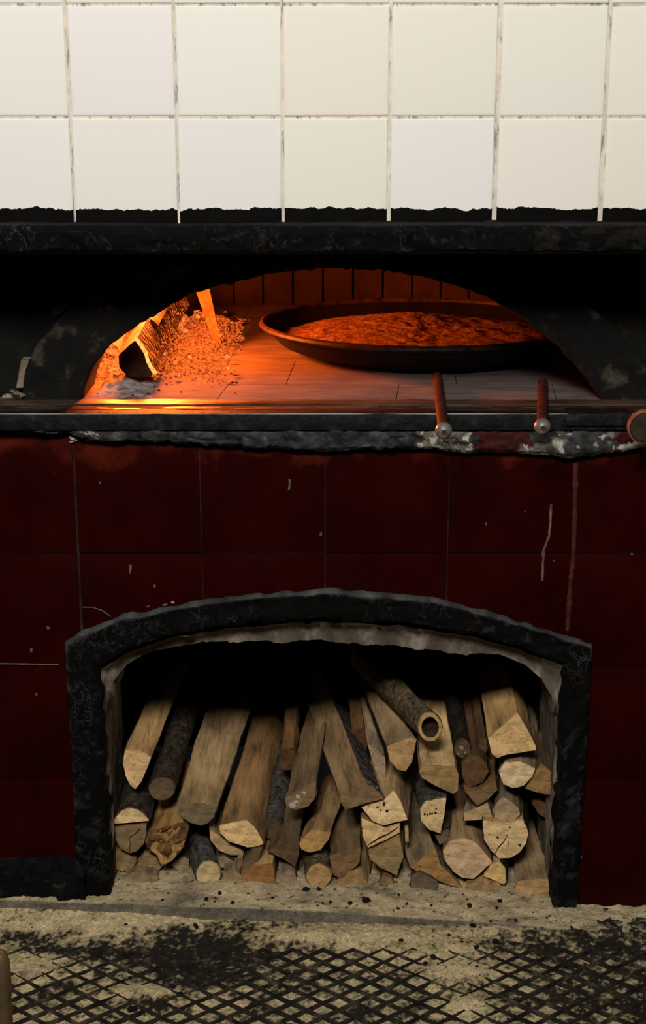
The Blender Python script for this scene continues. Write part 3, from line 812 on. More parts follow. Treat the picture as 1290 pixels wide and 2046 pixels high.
# ------------------------------------------------------------------ the fire
def ze(*p): return [(160+a/3.794, 560+b/3.794) for a, b in p]
def fire():
    # ember bed
    x0, x1 = PZ(150, 770, ZO).x-.06, PZ(478, 720, ZO).x; y0, y1 = PZ(300, 764, ZO).y, 3.25
    nx, ny = 110, 130; v = []
    for i in range(nx):
        for j in range(ny):
            u, t = i/(nx-1), j/(ny-1); x, y = lerp(x0, x1, u), lerp(y0, y1, t)
            e = min(1, u*6, (1-u)*3.2+.0, t*7, (1-t)*6); e = max(0, e)**.7
            edge = min(1, max(0, e-.12+.5*fb(x*25, y*25, 2)*(1-.5*e)))
            pile = .042*math.exp(-((x+.225)**2/.003+(y-2.98)**2/.05))+.05*math.exp(-((x+.46)**2/.006+(y-2.75)**2/.06))
            h = edge*(.006+pile+.009*max(-.5, fb(x*60, y*60, 1, 4))+.006*nz(x*28, y*28))-.004*(1-edge)
            v.append((x, y, ZO+h))
    b = mesh('ember_bed', v, grid_faces(nx, ny), M['embed'], None)
    tag(b, 'bed of glowing orange embers spread over the left of the oven floor', 'embers', kind='stuff')
    rnd = random.Random(3)
    spots = []
    for k in range(70):
        px = rnd.uniform(300, 470); py = rnd.uniform(632, 752)
        if px > 450 and py < 700: continue
        spots.append((px, py, rnd.uniform(3, 6.5)))
    for k in range(26): spots.append((rnd.uniform(352, 400), rnd.uniform(622, 672), rnd.uniform(4.5, 8)))
    for k in range(18): spots.append((rnd.uniform(192, 240), rnd.uniform(700, 752), rnd.uniform(5, 9)))
    for px, py, r in spots:
        p = PZ(px, py, ZO+.01); rr = r*p.y/F
        pile = .042*math.exp(-((p.x+.225)**2/.003+(p.y-2.98)**2/.05))+.05*math.exp(-((p.x+.46)**2/.006+(p.y-2.75)**2/.06))
        o = mesh_chunk('ember', (p.x, p.y, ZO+.006+pile+rr*.4), rr, M['hot'] if (r > 6 or px < 250) else M['ember'], None, .8, rnd)
        tag(o, 'small glowing ember lying on the ember bed', 'ember', 'loose embers of the fire')
    # main burning log
    end = ze((285, 570), (330, 520), (420, 440), (470, 505), (500, 560), (540, 640), (575, 700), (535, 740), (430, 747), (350, 725), (292, 660))
    lg = make_log('burning_log', 'thick charred log with a glowing crack along its near end', 'log', None, end, (352, 620), 2.50, .55, 1.05, .0, '', (1, 1, 1), (1, 1, 1), mw=M['char'], me_=M['charend'], drop=-.035)
    c = lg.location; pts = [PY(a, b, 2.495)-c for a, b in ze((425, 440), (462, 490), (500, 550), (515, 610), (540, 660), (568, 700))]
    v = []; 
    for i, p in enumerate(pts):
        for k in range(8):
            a = 2*math.pi*k/8; r = .0042*(.7+.4*abs(nz(i*2.1)))
            v.append(p+Vector((math.cos(a)*r, -.002, math.sin(a)*r*.6)) + Vector((0, .006*math.sin(a), 0)))
    mesh('glowing_edge', v, grid_faces(len(pts), 8, True), M['glow'], lg, label_none)
    # second log further left, glowing along its top
    e2 = ze((120, 560), (170, 500), (250, 470), (300, 520), (280, 600), (200, 640), (130, 620))
    make_log('burning_log', 'glowing log half hidden by the left curve of the oven mouth', 'log', None, e2, (262, 600), 2.66, .45, 1., 0, '', (1, 1, 1), (1, 1, 1), mw=M['hot'], me_=M['hot'])
    # upper charred log lying across behind
    e3 = ze((390, 420), (440, 350), (540, 290), (600, 340), (560, 420), (470, 450))
    make_log('burning_log', 'slim charred log lying above the thick burning log', 'log', None, e3, (352, 590), 2.66, .35, 1., 0, '', (1, 1, 1), (1, 1, 1), mw=M['char'], me_=M['charend'], drop=-.03)
    # leaning stick
    a = PZ(437, 694, ZO+.005); b = PY(400, 560, 2.97)
    d = b-a; s = Vector((1, 0, 0)); v = []
    for t in (0, .25, .5, .75, 1):
        c_ = d*t; hw = lerp(.0068, .0150, t); 
        for sx, sy in ((-1, -1), (1, -1), (1, 1), (-1, 1)): v.append(c_+Vector((sx*hw, sy*.006, 0)))
    o = mesh('kindling_stick', v, grid_faces(5, 4, True)+[(0, 1, 2, 3), (19, 18, 17, 16)], M['wood'], None, 40, True, (.14, .075, .04), loc=a)
    tag(o, 'flat split stick standing on end in the fire', 'stick')
    # coals beside stick
    for px, py, r, lab in [(446, 632, 15, 'larger dark coal lump right of the standing stick'), (463, 652, 14, 'smaller dark coal lump behind the ember edge, near the pan'), (437, 652, 5, 'tiny glowing coal touching the standing stick'), (452, 662, 6, 'small reddish coal crumb below the dark lumps')]:
        p = PZ(px, py, ZO); rr = r*p.y/F
        o = mesh_chunk('coal_lump', (p.x, p.y, ZO+rr*.6), rr, M['ember'] if r < 10 else M['brick'], None, .8, rnd); tag(o, lab, 'coal')
    # ash at the mouth's left corner
    v = []; nx, ny = 60, 30; x0, x1 = PZ(186, 790, ZO).x, PZ(325, 770, ZO).x; y0, y1 = YA+.02, PZ(250, 758, ZO).y+.02
    for i in range(nx):
        for j in range(ny):
            u, t = i/(nx-1), j/(ny-1); x, y = lerp(x0, x1, u), lerp(y0, y1, t)
            e = max(0, min(1, (1-u)*1.6, u*9, t*2.2, (1-t)*6))
            v.append((x, y, ZO-.003+e*(.012+.007*fb(x*50, y*50, 6))))
    tag(mesh('ash_heap', v, grid_faces(nx, ny), M['ash'], None), 'low heap of pale grey ash in the left corner of the oven mouth', 'ash', kind='stuff')
    for k in range(26):
        px, py = rnd.uniform(195, 480), rnd.uniform(762, 795); p = PZ(px, py, ZO)
        tag(mesh_chunk('ash_crumb', (p.x, p.y, ZO+.001), rnd.uniform(2, 4)*2.4/F, rnd.choice([M['ash'], M['coal'], M['coal']]), None, .5, rnd), 'tiny ash or charcoal crumb on the stone threshold', 'crumb', 'crumbs on the oven threshold')
    # light given off by the fire
    for nm, loc, e, r in (('fire_light', (-.335, 2.74, ZO+.15), 36., .05), ('fire_light', (-.335, 2.57, ZO+.10), 2.2, .03)):
        l = bpy.data.lights.new(nm, 'POINT'); l.energy = e; l.color = (1., .15, .016); l.shadow_soft_size = r
        q = bpy.data.objects.new(nm, l); COL.objects.link(q); q.location = loc
label_none = None
fire()

# ================================================================== FLOOR
def floor():
    fl = box('floor', (-1.2, .6, -.06), (1.2, 2.42, -.002), M['coal'], None, 0, kind='structure')
    tag(fl, 'dark dirty floor in front of the oven')
    # hearth slab with sloping top; front edge runs slightly askew
    E = [PZ(a_, b_, c_) for a_, b_, c_ in ((-120, 1794, .038), (0, 1796, .036), (320, 1806, .030), (640, 1818, .024), (960, 1840, .013), (1130, 1855, .008), (1290, 1866, .004), (1420, 1872, .003))]
    ye_ = [(p.x, p.y) for p in E]; ze_ = [(p.x, p.z) for p in E]
    def yedge(x): return interp(ye_, x)+.0022*fb(x*11, 3)
    def ztop(x): return interp(ze_, x)
    nx, ny = 420, 90; v = []; cols = []
    for i in range(nx):
        x = lerp(-.95, .95, i/(nx-1)); ye = yedge(x)
        for j in range(ny):
            if j < 8: y = ye-.004; z = lerp(-.001, ztop(x)-.002, j/7)
            else:
                t = (j-8)/(ny-9); y = lerp(ye, 2.62 if abs(x) < .40 else 2.31, t**1.4)
                z = ztop(x)+.004*fb(x*40, y*40, 1)*min(1, t*8)+.006*max(0, nz(x*9, y*14, 2))
            v.append((x, y, z))
            n = fb(x*60, y*60, z*60, 5); n2 = fb(x*11, y*17, 3)
            if j < 8: c = (.19+.09*n, .165+.08*n, .125+.06*n)
            else:
                c = (.60+.2*n, .485+.165*n, .29+.10*n)
                t_ = min(.8, max(0, n2*.9+.5*n+.1)); c = tuple(lerp(a_, b_, t_) for a_, b_ in zip(c, (.10, .088, .07)))
                if fb(x*130, y*130, 9, 3) > .62: c = (.012, .011, .010)
            cols.append(c)
    s = mesh('hearth_slab', v, grid_faces(nx, ny), M['slab'], None, 50, cols=cols)
    s.name = 'floor_hearth'; tag(s, 'sawdust covered slab at the foot of the log store', kind='structure')
    # rubber mat
    root = None
    a, b = .0490, .0370; hw = .0019; zt_ = .0075; v = []; f = []
    X0, X1, Y0, Y1 = -.78, .80, 1.72, 2.165
    def strand(p, q):
        d = (q-p); L = d.length; n = max(2, int(L/.012)); t = d/L; s = Vector((t.y, -t.x, 0)); base = len(v)
        for i in range(n+1):
            c = p+d*(i/n); h = zt_+.0012*nz(c.x*25, c.y*25); wv = hw*(1+.3*nz(c.x*30, c.y*30, 5))
            v.extend([c-s*wv, c-s*wv*.7+Vector((0, 0, h)), c+s*wv*.7+Vector((0, 0, h)), c+s*wv])
        f.extend(tuple(base+k for k in q_) for q_ in grid_faces(n+1, 4))
    k = -60
    while k < 80:
        for sg in (1, -1):
            # line: x/a*sg + ... : x = a*(k) + sg*(a/b)*(y-Y0)
            pts = []
            xa = a*k; 
            def X(y): return xa+sg*(a/b)*(y-Y0)
            ya, yb = Y0, Y1
            if sg > 0:
                if X(Y0) < X0: ya = Y0+(X0-xa)*b/a
                if X(Y1) > X1: yb = Y0+(X1-xa)*b/a
            else:
                if X(Y0) > X1: ya = Y0+(xa-X1)*b/a
                if X(Y1) < X0: yb = Y0+(xa-X0)*b/a
            if ya < yb-.01 and ya < Y1 and yb > Y0: strand(Vector((X(ya), ya, 0)), Vector((X(yb), yb, 0)))
        k += 1
    m = mesh('rubber_mat', v, f, M['rubber'], None, 40)
    tag(m, 'black diamond mesh rubber mat half buried in sawdust', 'mat')
    # sawdust layer
    bumps = [((0, 1815), .30, .040, .028), ((60, 1850), .16, .04, .007), ((300, 1850), .15, .030, .006), ((60, 1930), .10, .05, .008), ((285, 1990), .055, .03, .0085), ((700, 1872), .20, .025, .007), ((900, 1900), .10, .03, .007), ((915, 1950), .075, .035, .0085), ((935, 2010), .04, .03, .007), ((600, 1880), .09, .02, .006), ((1100, 1860), .2, .03, .006)]
    bw = [(PZ(p[0], p[1], .0), sx, sy, h) for p, sx, sy, h in bumps]
    darks = [((400, 1900), .13, .05, 1.1), ((420, 1960), .12, .035, .9), ((140, 1905), .08, .015, .7), ((60, 1880), .05, .02, .9), ((280, 2010), .05, .015, .8), ((1210, 1880), .16, .10, .75), ((760, 2030), .12, .03, .35), ((80, 2000), .09, .03, .5), ((60, 1835), .05, .012, .6), ((1250, 2000), .12, .08, .6)]
    dw = [(PZ(p[0], p[1], .0), sx, sy, h) for p, sx, sy, h in darks]
    nx, ny = 620, 230; v = []; cols = []
    for i in range(nx):
        x = lerp(-.78, .80, i/(nx-1))
        for j in range(ny):
            y = lerp(1.74, 2.30, j/(ny-1))
            h = .0015
            for c, sx, sy, q in bw:
                e = ((x-c.x)/sx)**2+((y-c.y)/sy)**2
                if e < 6: h += q*math.exp(-e)
            n = fb(x*26, y*26, 2, 4); nn = fb(x*90, y*90, 5, 4); n3 = nz(x*7, y*10, 8)
            h += .0028*n+.0014*nn+.002*n3
            v.append((x, y, max(.0004, h)))
            D = 0
            for c, sx, sy, q in dw:
                e = ((x-c.x)/sx)**2+((y-c.y)/sy)**2
                if e < 6: D += q*math.exp(-e)
            D = D+.75*n-.35*n3+.75*nn+.5*fb(x*170, y*120, 3, 3)-.45*min(1, max(0, h-.006)/.004)+.26
            t = min(1, max(0, (D-.05)/.85)); g = .85+.35*nn
            c1 = (.82*g, .65*g, .36*g); c0 = (.030*g, .026*g, .021*g)
            cols.append(tuple(lerp(a_, b_, t) for a_, b_ in zip(c1, c0)))
    s = mesh('sawdust', v, grid_faces(nx, ny), M['dust'], None, cols=cols)
    tag(s, 'loose tan sawdust and grime spread over the floor', 'sawdust', kind='stuff')
    # charcoal bits
    rnd = random.Random(11)
    pts = [(731, 1799, 10), (938, 1809, 6), (998, 1799, 6), (992, 1813, 4), (795, 1814, 4), (861, 1808, 4), (944, 1849, 8), (1030, 1838, 5), (897, 1868, 4), (922, 1882, 4), (866, 1912, 8), (952, 1931, 5), (989, 1881, 8), (952, 1893, 8), (801, 1878, 6), (48, 1829, 5), (350, 1818, 7), (391, 1850, 7), (250, 1848, 5), (439, 1784, 5), (464, 1803, 4), (412, 1795, 5), (612, 1776, 7), (636, 1775, 5), (545, 1793, 4), (660, 1802, 4), (699, 1804, 5), (980, 1840, 3), (1238, 1896, 5), (1170, 1870, 4), (850, 1925, 6), (1130, 1931, 4), (345, 1970, 9), (360, 1985, 8), (265, 2015, 9), (670, 1935, 9)]
    for k in range(30): pts.append((rnd.uniform(250, 1100), rnd.uniform(1782, 1830), rnd.uniform(1.5, 3)))
    for k in range(25): pts.append((rnd.uniform(20, 1280), rnd.uniform(1850, 1990), rnd.uniform(1.5, 3.2)))
    for px, py, r in pts:
        on = py < 1800+px*.05; z = .02 if on else .009
        p = PZ(px, py, z)
        if on: p.z = ztop(p.x)+.003; p = PZ(px, py, p.z)
        o = mesh_chunk('charcoal_bit', (p.x, p.y, p.z), r*1.0*p.y*1.12/F, M['coal'], None, .6, rnd)
        tag(o, 'small black charcoal bit lying on the sawdust', 'charcoal', 'charcoal bits on the sawdust')
    # black skirting lump along the foot of the left wall
    zs = PY(60, 1733, 2.28).z
    def prof(x): 
        hh = zs+.006*nz(x*14)
        return dens([(YR+.005, hh+.012, .3), (YR-.006, hh+.004, 1), (YR-.022, hh-.012, 1.2), (YR-.026, .02, 1.3), (YR-.028, .0, .8)], 5)
    bb = sweep_x('baseboard_left', prof, -.95, PY(170, 1760, 2.28).x, 260, M['frame'], .009, 24)
    tag(bb, 'lumpy black skirting at the foot of the left red tiles', kind='structure')
    zs2 = PY(1240, 1790, 2.28).z
    # post at lower left corner
    c = PY(-4, 1900, 1.35); r = .0115
    po = empty('brass_post', (c.x, 1.35, 0), 'rounded brass post top at the lower left corner', 'post')
    lathe('post_shaft', [(0, 0), (r*.9, 0), (r*.9, c.z-.06), (r*.98, c.z-.045)], M['brass'], po, 20)
    lathe('post_cap', [(r*.98, c.z-.045), (r, c.z-.03), (r*.97, c.z-.012), (r*.75, c.z-.003), (r*.4, c.z), (0, c.z+.0005)], M['brass'], po, 20)
floor()

# ================================================================== FIREWOOD
def z3(*p): return [(190+a/3.486, 1340+b/3.486) for a, b in p]
def z4(*p): return [(500+a/3.486, 1340+b/3.486) for a, b in p]
def z5(*p): return [(780+a/3.486, 1340+b/3.486) for a, b in p]
def ell(zf, cx, cy, rx, ry, n=16, j=.06, s=0):
    return zf(*[(cx+rx*math.cos(2*math.pi*k/n)*(1+j*nz(k*1.1+s)), cy+ry*math.sin(2*math.pi*k/n)*(1+j*nz(k*1.1+s+5))) for k in range(n)])
CREAM = (.56, .43, .27); TAN = (.34, .235, .13); BRN = (.17, .095, .045); DRK = (.075, .048, .028); GRY = (.20, .165, .12); ORG = (.30, .17, .065); YEL = (.50, .37, .17); PNK = (.44, .33, .23)
BK = (.050, .037, .026); BKD = (.026, .019, .013); BKG = (.085, .075, .062); BKT = (.13, .09, .05)
def logs():
    G = 'firewood in the arched log store'
    S = []
    def L(label, poly, back, **k): S.append((label, poly, back, k))
    # --- left third
    L('pale split log at upper left of the stack, pointed end', z3((188, 600), (180, 680), (205, 752), (240, 803), (280, 830), (325, 780), (385, 640), (300, 600)), z3((480, 180))[0], wood=(.36, .245, .13), end=(.44, .31, .175), tilt=.5, bark='L', Y=2.375, L=.48)
    L('round dark barked log right of the pointed pale one', ell(z3, 465, 825, 92, 80, s=1), z3((610, 340))[0], wood=BRN, end=(.10, .075, .05), bark='A', bcol=BK, Y=2.375, L=.46)
    L('widest flat-topped split log slanting up left of centre', z3((555, 932), (680, 925), (800, 930), (850, 955), (830, 1020), (790, 1062), (740, 1082), (650, 1058), (590, 1010)), z3((955, 300))[0], wood=(.30, .225, .135), end=(.14, .115, .08), bark='RB', bcol=BKG, taper=1.3, Y=2.36, L=.50)
    L('long split log with cream fan-shaped end and a knot', z3((858, 1080), (862, 1125), (925, 1190), (1060, 1233), (1120, 1228), (1180, 1210), (1150, 1140), (1110, 1080), (1060, 1040), (960, 1058)), z3((1200, 420))[0], wood=(.24, .155, .08), end=(.56, .42, .23), taper=.85, Y=2.35, L=.48)
    L('half-round barked log with pale flat-bottomed end at far left', z3((120, 1070), (132, 1028), (180, 975), (240, 953), (300, 965), (350, 1005), (382, 1045), (260, 1056)), z3((290, 830))[0], wood=BRN, end=(.54, .42, .26), bark='TLR', bcol=BK, Y=2.35)
    L('grey round log end with radial crack at far left', z3((130, 1090), (240, 1072), (362, 1066), (356, 1150), (340, 1210), (300, 1255), (240, 1275), (170, 1240), (138, 1170)), z3((280, 900))[0], wood=BRN, end=(.17, .125, .08), bark='BLR', bcol=BK, Y=2.352)
    L('crumbling rotten orange log end in the left pile', z3((340, 1190), (400, 1120), (520, 1070), (615, 1055), (650, 1130), (620, 1230), (540, 1330), (460, 1372), (430, 1290), (360, 1240)), z3((530, 960))[0], wood=(.28, .18, .08), end=ORG, rot=True, Y=2.35)
    L('round grey barked log lying lowest with speckled pale end', ell(z3, 790, 1415, 88, 92, s=4), z3((690, 1090))[0], wood=GRY, end=(.42, .34, .20), bark='A', bcol=BKG, Y=2.335, L=.3)
    L('thin crescent log end under the cream fan-shaped end', z3((790, 1095), (850, 1140), (940, 1205), (1030, 1260), (1022, 1282), (950, 1290), (860, 1250), (800, 1180)), z3((870, 960))[0], wood=TAN, end=(.36, .27, .16), bark='B', Y=2.37)
    L('small dark stub hanging under the cream fan-shaped end', z3((1040, 1300), (1100, 1240), (1165, 1235), (1130, 1360), (1080, 1405), (1010, 1400)), z3((1110, 1150))[0], wood=DRK, end=(.10, .075, .05), Y=2.345, L=.2)
    L('brown wedge with pale top at the bottom left of centre', z3((1010, 1420), (1130, 1345), (1240, 1335), (1262, 1490), (1190, 1512), (1060, 1475)), z3((1170, 1230))[0], wood=TAN, end=(.22, .115, .045), Y=2.335, L=.26)
    L('narrow splinter beside the dark stub', z3((985, 1385), (990, 1310), (1030, 1285), (1030, 1375)), z3((1030, 1200))[0], wood=TAN, end=BRN, Y=2.36, L=.2)
    L('lowest pale wedge in the far left corner', z3((140, 1255), (230, 1282), (290, 1330), (262, 1372), (190, 1402), (145, 1382)), z3((220, 1150))[0], wood=TAN, end=(.20, .145, .085), Y=2.36)
    L('flat wedge under the crumbling rotten end', z3((292, 1350), (335, 1290), (430, 1300), (462, 1372), (440, 1402), (350, 1380)), z3((390, 1150))[0], wood=TAN, end=(.21, .15, .09), Y=2.365)
    L('small barked stub right of the speckled pale end', z3((855, 1290), (900, 1288), (965, 1330), (945, 1378), (870, 1372)), z3((920, 1180))[0], wood=DRK, end=GRY, bark='T', Y=2.37, L=.2)
    L('rough lump behind the speckled pale end', z3((525, 1350), (600, 1290), (660, 1310), (650, 1415), (580, 1395)), z3((600, 1180))[0], wood=DRK, end=GRY, Y=2.38, L=.2)
    L('low greyish chip on the slab at the far left', z3((200, 1430), (300, 1398), (445, 1440), (442, 1492), (330, 1500), (215, 1495)), z3((340, 1300))[0], wood=GRY, end=(.20, .16, .11), Y=2.335, L=.16)
    L('low dusty chip right of the speckled pale end', z3((890, 1405), (980, 1395), (1060, 1450), (1050, 1490), (900, 1490)), z3((970, 1280))[0], wood=GRY, end=(.22, .17, .11), Y=2.335, L=.16)
    # --- middle third
    L('lichen-spotted round log set back behind the knotted log', ell(z4, 160, 1110, 70, 75, s=2), z4((225, 680))[0], wood=DRK, end=DRK, bark='A', bcol=BKG, Y=2.41, L=.42)
    L('log with white spots on its brown end, centre left', z4((235, 892), (300, 850), (400, 800), (462, 770), (458, 880), (405, 950), (310, 970), (245, 945)), z4((430, 500))[0], wood=(.16, .115, .07), end=(.17, .12, .072), taper=.8, bark='R', bcol=BKG, Y=2.37, L=.42)
    L('dark wedge below the white-spotted end', z4((115, 1260), (190, 1190), (265, 1170), (342, 1165), (342, 1280), (315, 1370), (230, 1312)), z4((300, 960))[0], wood=(.10, .075, .048), end=(.085, .055, .034), Y=2.355)
    L('split log with orange-brown sloping end at centre', z4((330, 1212), (435, 1115), (500, 1130), (562, 1150), (545, 1190), (490, 1250), (410, 1270), (350, 1250)), z4((560, 870))[0], wood=(.24, .165, .09), end=(.30, .19, .085), tilt=.3, Y=2.355)
    L('large triangular split log leaning left at the centre', z4((655, 972), (625, 915), (612, 860), (690, 850), (795, 750), (870, 815), (937, 888), (850, 912), (745, 945)), z4((545, 330))[0], wood=(.23, .165, .10), end=(.16, .115, .07), taper=.95, bark='R', bcol=BKG, Y=2.34, L=.50)
    L('brightest cream half-round end right of the triangular log', z4((765, 950), (850, 915), (935, 892), (1000, 830), (1050, 900), (1100, 1040), (1000, 1060), (930, 1082), (850, 1052)), z4((985, 700))[0], wood=(.34, .25, .15), end=(.62, .48, .31), bark='B', Y=2.35)
    L('cream cracked end directly under the brightest one', z4((765, 1020), (850, 1060), (950, 1096), (1045, 1065), (1045, 1125), (930, 1185), (815, 1238), (775, 1150)), z4((930, 860))[0], wood=TAN, end=(.52, .39, .23), bark='L', Y=2.352)
    L('olive-brown wedge end below the cream cracked one', z4((815, 1268), (930, 1210), (1042, 1150), (1072, 1290), (1022, 1432), (900, 1372), (830, 1312)), z4((960, 1040))[0], wood=TAN, end=(.22, .165, .09), Y=2.348)
    L('brown block with pale ridge, lower centre', z4((545, 1295), (620, 1270), (720, 1262), (772, 1235), (765, 1335), (690, 1405), (620, 1452), (570, 1422)), z4((670, 1030))[0], wood=(.15, .105, .062), end=(.155, .10, .055), Y=2.35)
    L('small round log with tan end lowest at centre', ell(z4, 475, 1432, 90, 86, s=6), z4((450, 1260))[0], wood=BRN, end=(.32, .215, .115), bark='A', bcol=BKT, Y=2.335, L=.26)
    L('low tan block right of the small round log', z4((590, 1490), (690, 1412), (790, 1432), (835, 1500), (780, 1545), (620, 1535)), z4((740, 1300))[0], wood=TAN, end=(.26, .18, .09), Y=2.34, L=.2)
    L('low brown stub below the olive-brown wedge', z4((880, 1500), (925, 1420), (990, 1450), (1012, 1530), (960, 1560)), z4((960, 1330))[0], wood=BRN, end=(.20, .13, .07), Y=2.345, L=.2)
    L('thin grey slab standing edge-on behind the brightest end', z4((815, 560), (880, 590), (945, 640), (948, 770), (915, 815), (865, 700)), z4((850, 380))[0], wood=(.30, .25, .185), end=(.24, .195, .14), tilt=.5, Y=2.42, L=.25)
    L('tapering split log with orange end under the hollow one', z4((945, 545), (1040, 510), (1130, 488), (1165, 500), (1130, 640), (1080, 702), (1020, 692), (970, 640)), z4((905, 250))[0], wood=(.25, .19, .12), end=(.30, .20, .105), taper=.6, tilt=.3, bark='L', bcol=BK, Y=2.37, L=.42)
    L('round mottled log with hollow rotten core at the top', ell(z5, 275, 392, 86, 102, s=3), z5((60, 175))[0], wood=TAN, end=(.36, .25, .13), bark='A', bcol=BKT, hollow=True, Y=2.37, L=.34)
    L('thin upright splinter below the brightest cream end', z4((1074, 1085), (1098, 1075), (1104, 1190), (1078, 1192)), z4((1095, 950))[0], wood=TAN, end=(.34, .26, .16), Y=2.37, L=.12)
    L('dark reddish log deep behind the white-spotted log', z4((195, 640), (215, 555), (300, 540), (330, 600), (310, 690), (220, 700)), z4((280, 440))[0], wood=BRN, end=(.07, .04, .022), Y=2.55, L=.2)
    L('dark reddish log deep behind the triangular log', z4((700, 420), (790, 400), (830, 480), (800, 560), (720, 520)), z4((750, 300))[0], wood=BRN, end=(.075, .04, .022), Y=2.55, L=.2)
    L('low pale chip left of the small round log', z4((190, 1420), (260, 1390), (310, 1400), (330, 1470), (210, 1470)), z4((260, 1300))[0], wood=GRY, end=GRY, Y=2.345, L=.16)
    # --- right third
    L('blocky log with pale top and saw-marked olive end', z5((205, 665), (330, 660), (452, 658), (480, 730), (476, 835), (440, 862), (310, 802), (208, 742), (190, 700)), z5((320, 500))[0], wood=(.50, .38, .22), end=(.25, .175, .085), Y=2.36, L=.3)
    L('barked half-round log with pale D-shaped end and dark pits', z5((200, 965), (240, 912), (310, 890), (392, 880), (375, 1010), (350, 1142), (270, 1112), (210, 1050)), z5((260, 740))[0], wood=BRN, end=(.52, .40, .24), bark='LTB', bcol=BKG, Y=2.36)
    L('dark mossy log pointing down between the hollow and the widest pale one', ell(z5, 500, 540, 58, 70, s=8), z5((420, 150))[0], wood=DRK, end=(.07, .05, .032), bark='A', bcol=BKD, Y=2.40, L=.46)
    L('dark reddish-brown end below the mossy log', z5((495, 640), (540, 600), (600, 580), (670, 640), (688, 700), (640, 782), (540, 822), (495, 735)), z5((560, 470))[0], wood=DRK, end=(.095, .055, .03), Y=2.38)
    L('thin brown wedge beneath the dark reddish-brown end', z5((515, 842), (600, 832), (735, 770), (745, 830), (680, 895), (600, 945)), z5((640, 700))[0], wood=BRN, end=(.15, .10, .058), Y=2.37)
    L('large pale flared log at the upper right', z5((680, 505), (740, 468), (910, 362), (970, 450), (1025, 542), (1025, 568), (800, 592), (735, 612), (700, 590)), z5((770, 160))[0], wood=(.36, .25, .13), end=(.40, .285, .15), taper=.92, tilt=.75, Y=2.35, L=.45)
    L('cream half-moon end under the large flared log', z5((745, 700), (790, 640), (900, 625), (1015, 680), (990, 742), (930, 800), (850, 822), (780, 792)), z5((890, 500))[0], wood=GRY, end=(.54, .44, .30), bark='B', Y=2.36)
    L('brown triangular end at the far right of the stack', z5((930, 822), (985, 730), (1050, 640), (1110, 690), (1172, 762), (1162, 872), (1050, 860)), z5((980, 380))[0], wood=(.10, .07, .042), end=(.23, .145, .068), Y=2.37, L=.42)
    L('pale thin wedge left of the pyramid-shaped end', z5((510, 1045), (505, 1000), (590, 960), (680, 920), (716, 1020), (600, 1040)), z5((620, 820))[0], wood=GRY, end=(.36, .27, .165), Y=2.375)
    L('pyramid-shaped grey end with white chipped facet', z5((718, 1020), (720, 940), (790, 872), (890, 950), (906, 1000), (860, 1045), (760, 1046)), z5((820, 780))[0], wood=GRY, end=(.30, .235, .16), Y=2.365)
    L('large round cream end with cracks, right of the stack', z5((635, 1045), (740, 1048), (850, 1055), (930, 1035), (966, 1120), (950, 1200), (900, 1270), (830, 1310), (750, 1310), (690, 1250), (640, 1170)), z5((800, 900))[0], wood=TAN, end=(.52, .41, .245), bark='BLR', bcol=BKD, Y=2.355)
    L('broad pinkish log end lower right of centre', z5((355, 1255), (400, 1190), (490, 1160), (590, 1190), (660, 1260), (715, 1335), (640, 1400), (580, 1455), (500, 1450), (430, 1400), (370, 1320)), z5((500, 1000))[0], wood=(.28, .20, .125), end=PNK, taper=.8, bark='B', bcol=BKD, Y=2.345)
    L('long brown wedge tapering right along the bottom', z5((130, 1370), (220, 1295), (310, 1230), (350, 1350), (420, 1420), (512, 1522), (400, 1492), (250, 1432)), z5((225, 1120))[0], wood=GRY, end=(.25, .155, .07), Y=2.345)
    L('small yellow quarter-round end near the bottom right', z5((645, 1432), (700, 1345), (760, 1330), (800, 1372), (806, 1470), (790, 1492), (700, 1452)), z5((760, 1200))[0], wood=TAN, end=YEL, bark='R', bcol=BKD, Y=2.345)
    L('square-ended slab log at the bottom right corner', z5((865, 1562), (862, 1475), (1000, 1460), (1102, 1450), (1112, 1542), (1000, 1560)), z5((960, 1180))[0], wood=(.25, .19, .12), end=(.33, .23, .125), taper=.85, Y=2.335, L=.4)
    L('low tan block beside the square-ended slab log', z5((520, 1495), (640, 1472), (765, 1502), (766, 1582), (650, 1592), (520, 1545)), z5((650, 1330))[0], wood=TAN, end=(.25, .18, .10), Y=2.335, L=.25)
    L('small dark red stub at the far right edge of the stack', z5((985, 930), (1040, 915), (1102, 955), (1102, 1032), (1050, 1012)), z5((1040, 800))[0], wood=BRN, end=(.10, .045, .022), Y=2.40, L=.3)
    L('dark grey rough lump at the bottom, right of centre', z5((130, 1440), (200, 1402), (270, 1430), (335, 1472), (315, 1552), (180, 1562), (140, 1500)), z5((240, 1300))[0], wood=DRK, end=(.10, .085, .068), rot=False, Y=2.335, L=.15)
    L('dark plank standing behind the large flared log', z5((608, 470), (660, 440), (680, 540), (650, 600), (615, 560)), z5((590, 200))[0], wood=DRK, end=DRK, Y=2.42, L=.4)
    L('barked chunk between the D-shaped and the pinkish end', z5((310, 1152), (360, 1120), (410, 1105), (395, 1190), (340, 1215)), z5((380, 960))[0], wood=DRK, end=(.11, .085, .055), bark='T', Y=2.37, L=.25)
    D = {}
    for label, poly, back, k in S:
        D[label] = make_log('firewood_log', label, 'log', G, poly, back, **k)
    def find(t): return next(o for l_, o in D.items() if t in l_)
    def spot(t, zf, u, v_, rpx, m, name, tilt=0.):
        o = find(t); p = PY(*zf((u, v_))[0], o.location.y-.0022)-o.location
        c = mesh_chunk(name, p, rpx*2.6/F, M[m], o, 1.); c.scale.y = .0016; c.rotation_euler = (0, random.uniform(0, 3), 0)
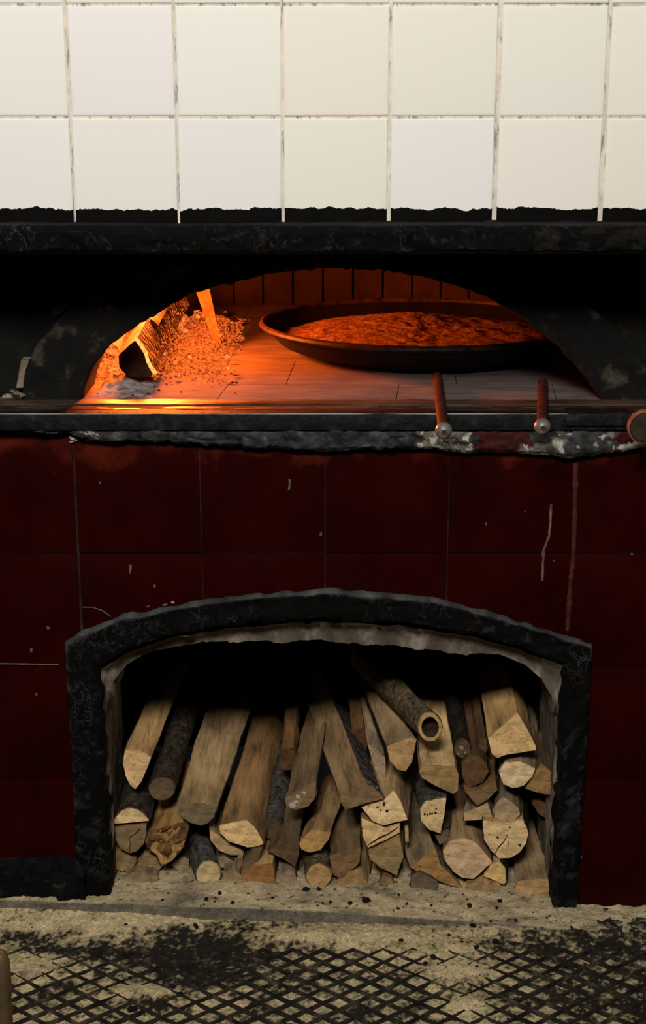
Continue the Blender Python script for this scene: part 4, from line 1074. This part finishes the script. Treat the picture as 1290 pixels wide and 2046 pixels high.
    for u, v_, q in ((330, 880, 5.5), (375, 852, 3.8), (296, 940, 6.5), (318, 915, 4)): spot('white spots', z4, u, v_, q, 'chip', 'fungus_spot')
    for u, v_, q in ((236, 1000, 2.6), (256, 1002, 1.8), (275, 997, 3.), (292, 996, 1.8), (312, 990, 3.)): spot('D-shaped end and dark pits', z5, u, v_, q, 'pit', 'pit')
    for u, v_, q in ((885, 950, 2.4), (905, 972, 2.), (950, 978, 3.2), (930, 930, 4.5)): spot('brightest cream', z4, u, v_, q, 'pit', 'pit')
    for u, v_, q in ((825, 785, 4.5), (880, 815, 3.5)): spot('large triangular', z4, u, v_, q, 'gray', 'pale_chip')
    for u, v_, q in ((830, 1090, 2.2), (745, 1160, 2.4), (900, 1215, 3.)): spot('large round cream', z5, u, v_, q, 'pit', 'pit')
    for u, v_, q in ((490, 540, 5), (520, 575, 4), (470, 580, 3)): spot('mossy log', z5, u, v_, q, 'gray', 'lichen_spot')
    def crack(t, zf, pts, wpx, m='pit', name='crack'):
        o = find(t); v = []
        for i, (u, v_) in enumerate(pts):
            p = PY(*zf((u, v_))[0], o.location.y-.0034)-o.location; q = PY(*zf(pts[min(i+1, len(pts)-1)])[0], o.location.y)-PY(*zf(pts[max(i-1, 0)])[0], o.location.y)
            n_ = Vector((-q.z, 0, q.x)).normalized()*wpx*2.6/F*(.35 if i in (0, len(pts)-1) else 1)
            v += [p-n_, p+n_, p+n_+Vector((0, .003, 0)), p-n_+Vector((0, .003, 0))]
        mesh(name, v, grid_faces(len(pts), 4, True), M[m], o, smooth=False)
    crack('radial crack', z3, [(235, 1165), (245, 1200), (238, 1235), (242, 1268)], .6)
    crack('radial crack', z3, [(235, 1165), (275, 1140), (310, 1105)], .25)
    crack('large round cream', z5, [(815, 1140), (790, 1190), (745, 1240), (722, 1285)], .4)
    crack('large round cream', z5, [(815, 1140), (820, 1200), (815, 1260)], .3)
    crack('cream cracked', z4, [(820, 1215), (900, 1165), (960, 1140), (1030, 1090)], .7)
    o = find('pyramid'); pp = [PY(*q, o.location.y-.004)-o.location for q in z5((782, 962), (830, 920), (884, 988), (850, 1020))]
    mesh('chipped_facet', [*pp, *[q+Vector((0, .004, 0)) for q in pp]], [(0, 1, 2, 3), (0, 4, 5, 1), (1, 5, 6, 2), (2, 6, 7, 3), (3, 7, 4, 0)], M['chip'], o, smooth=False)
logs()
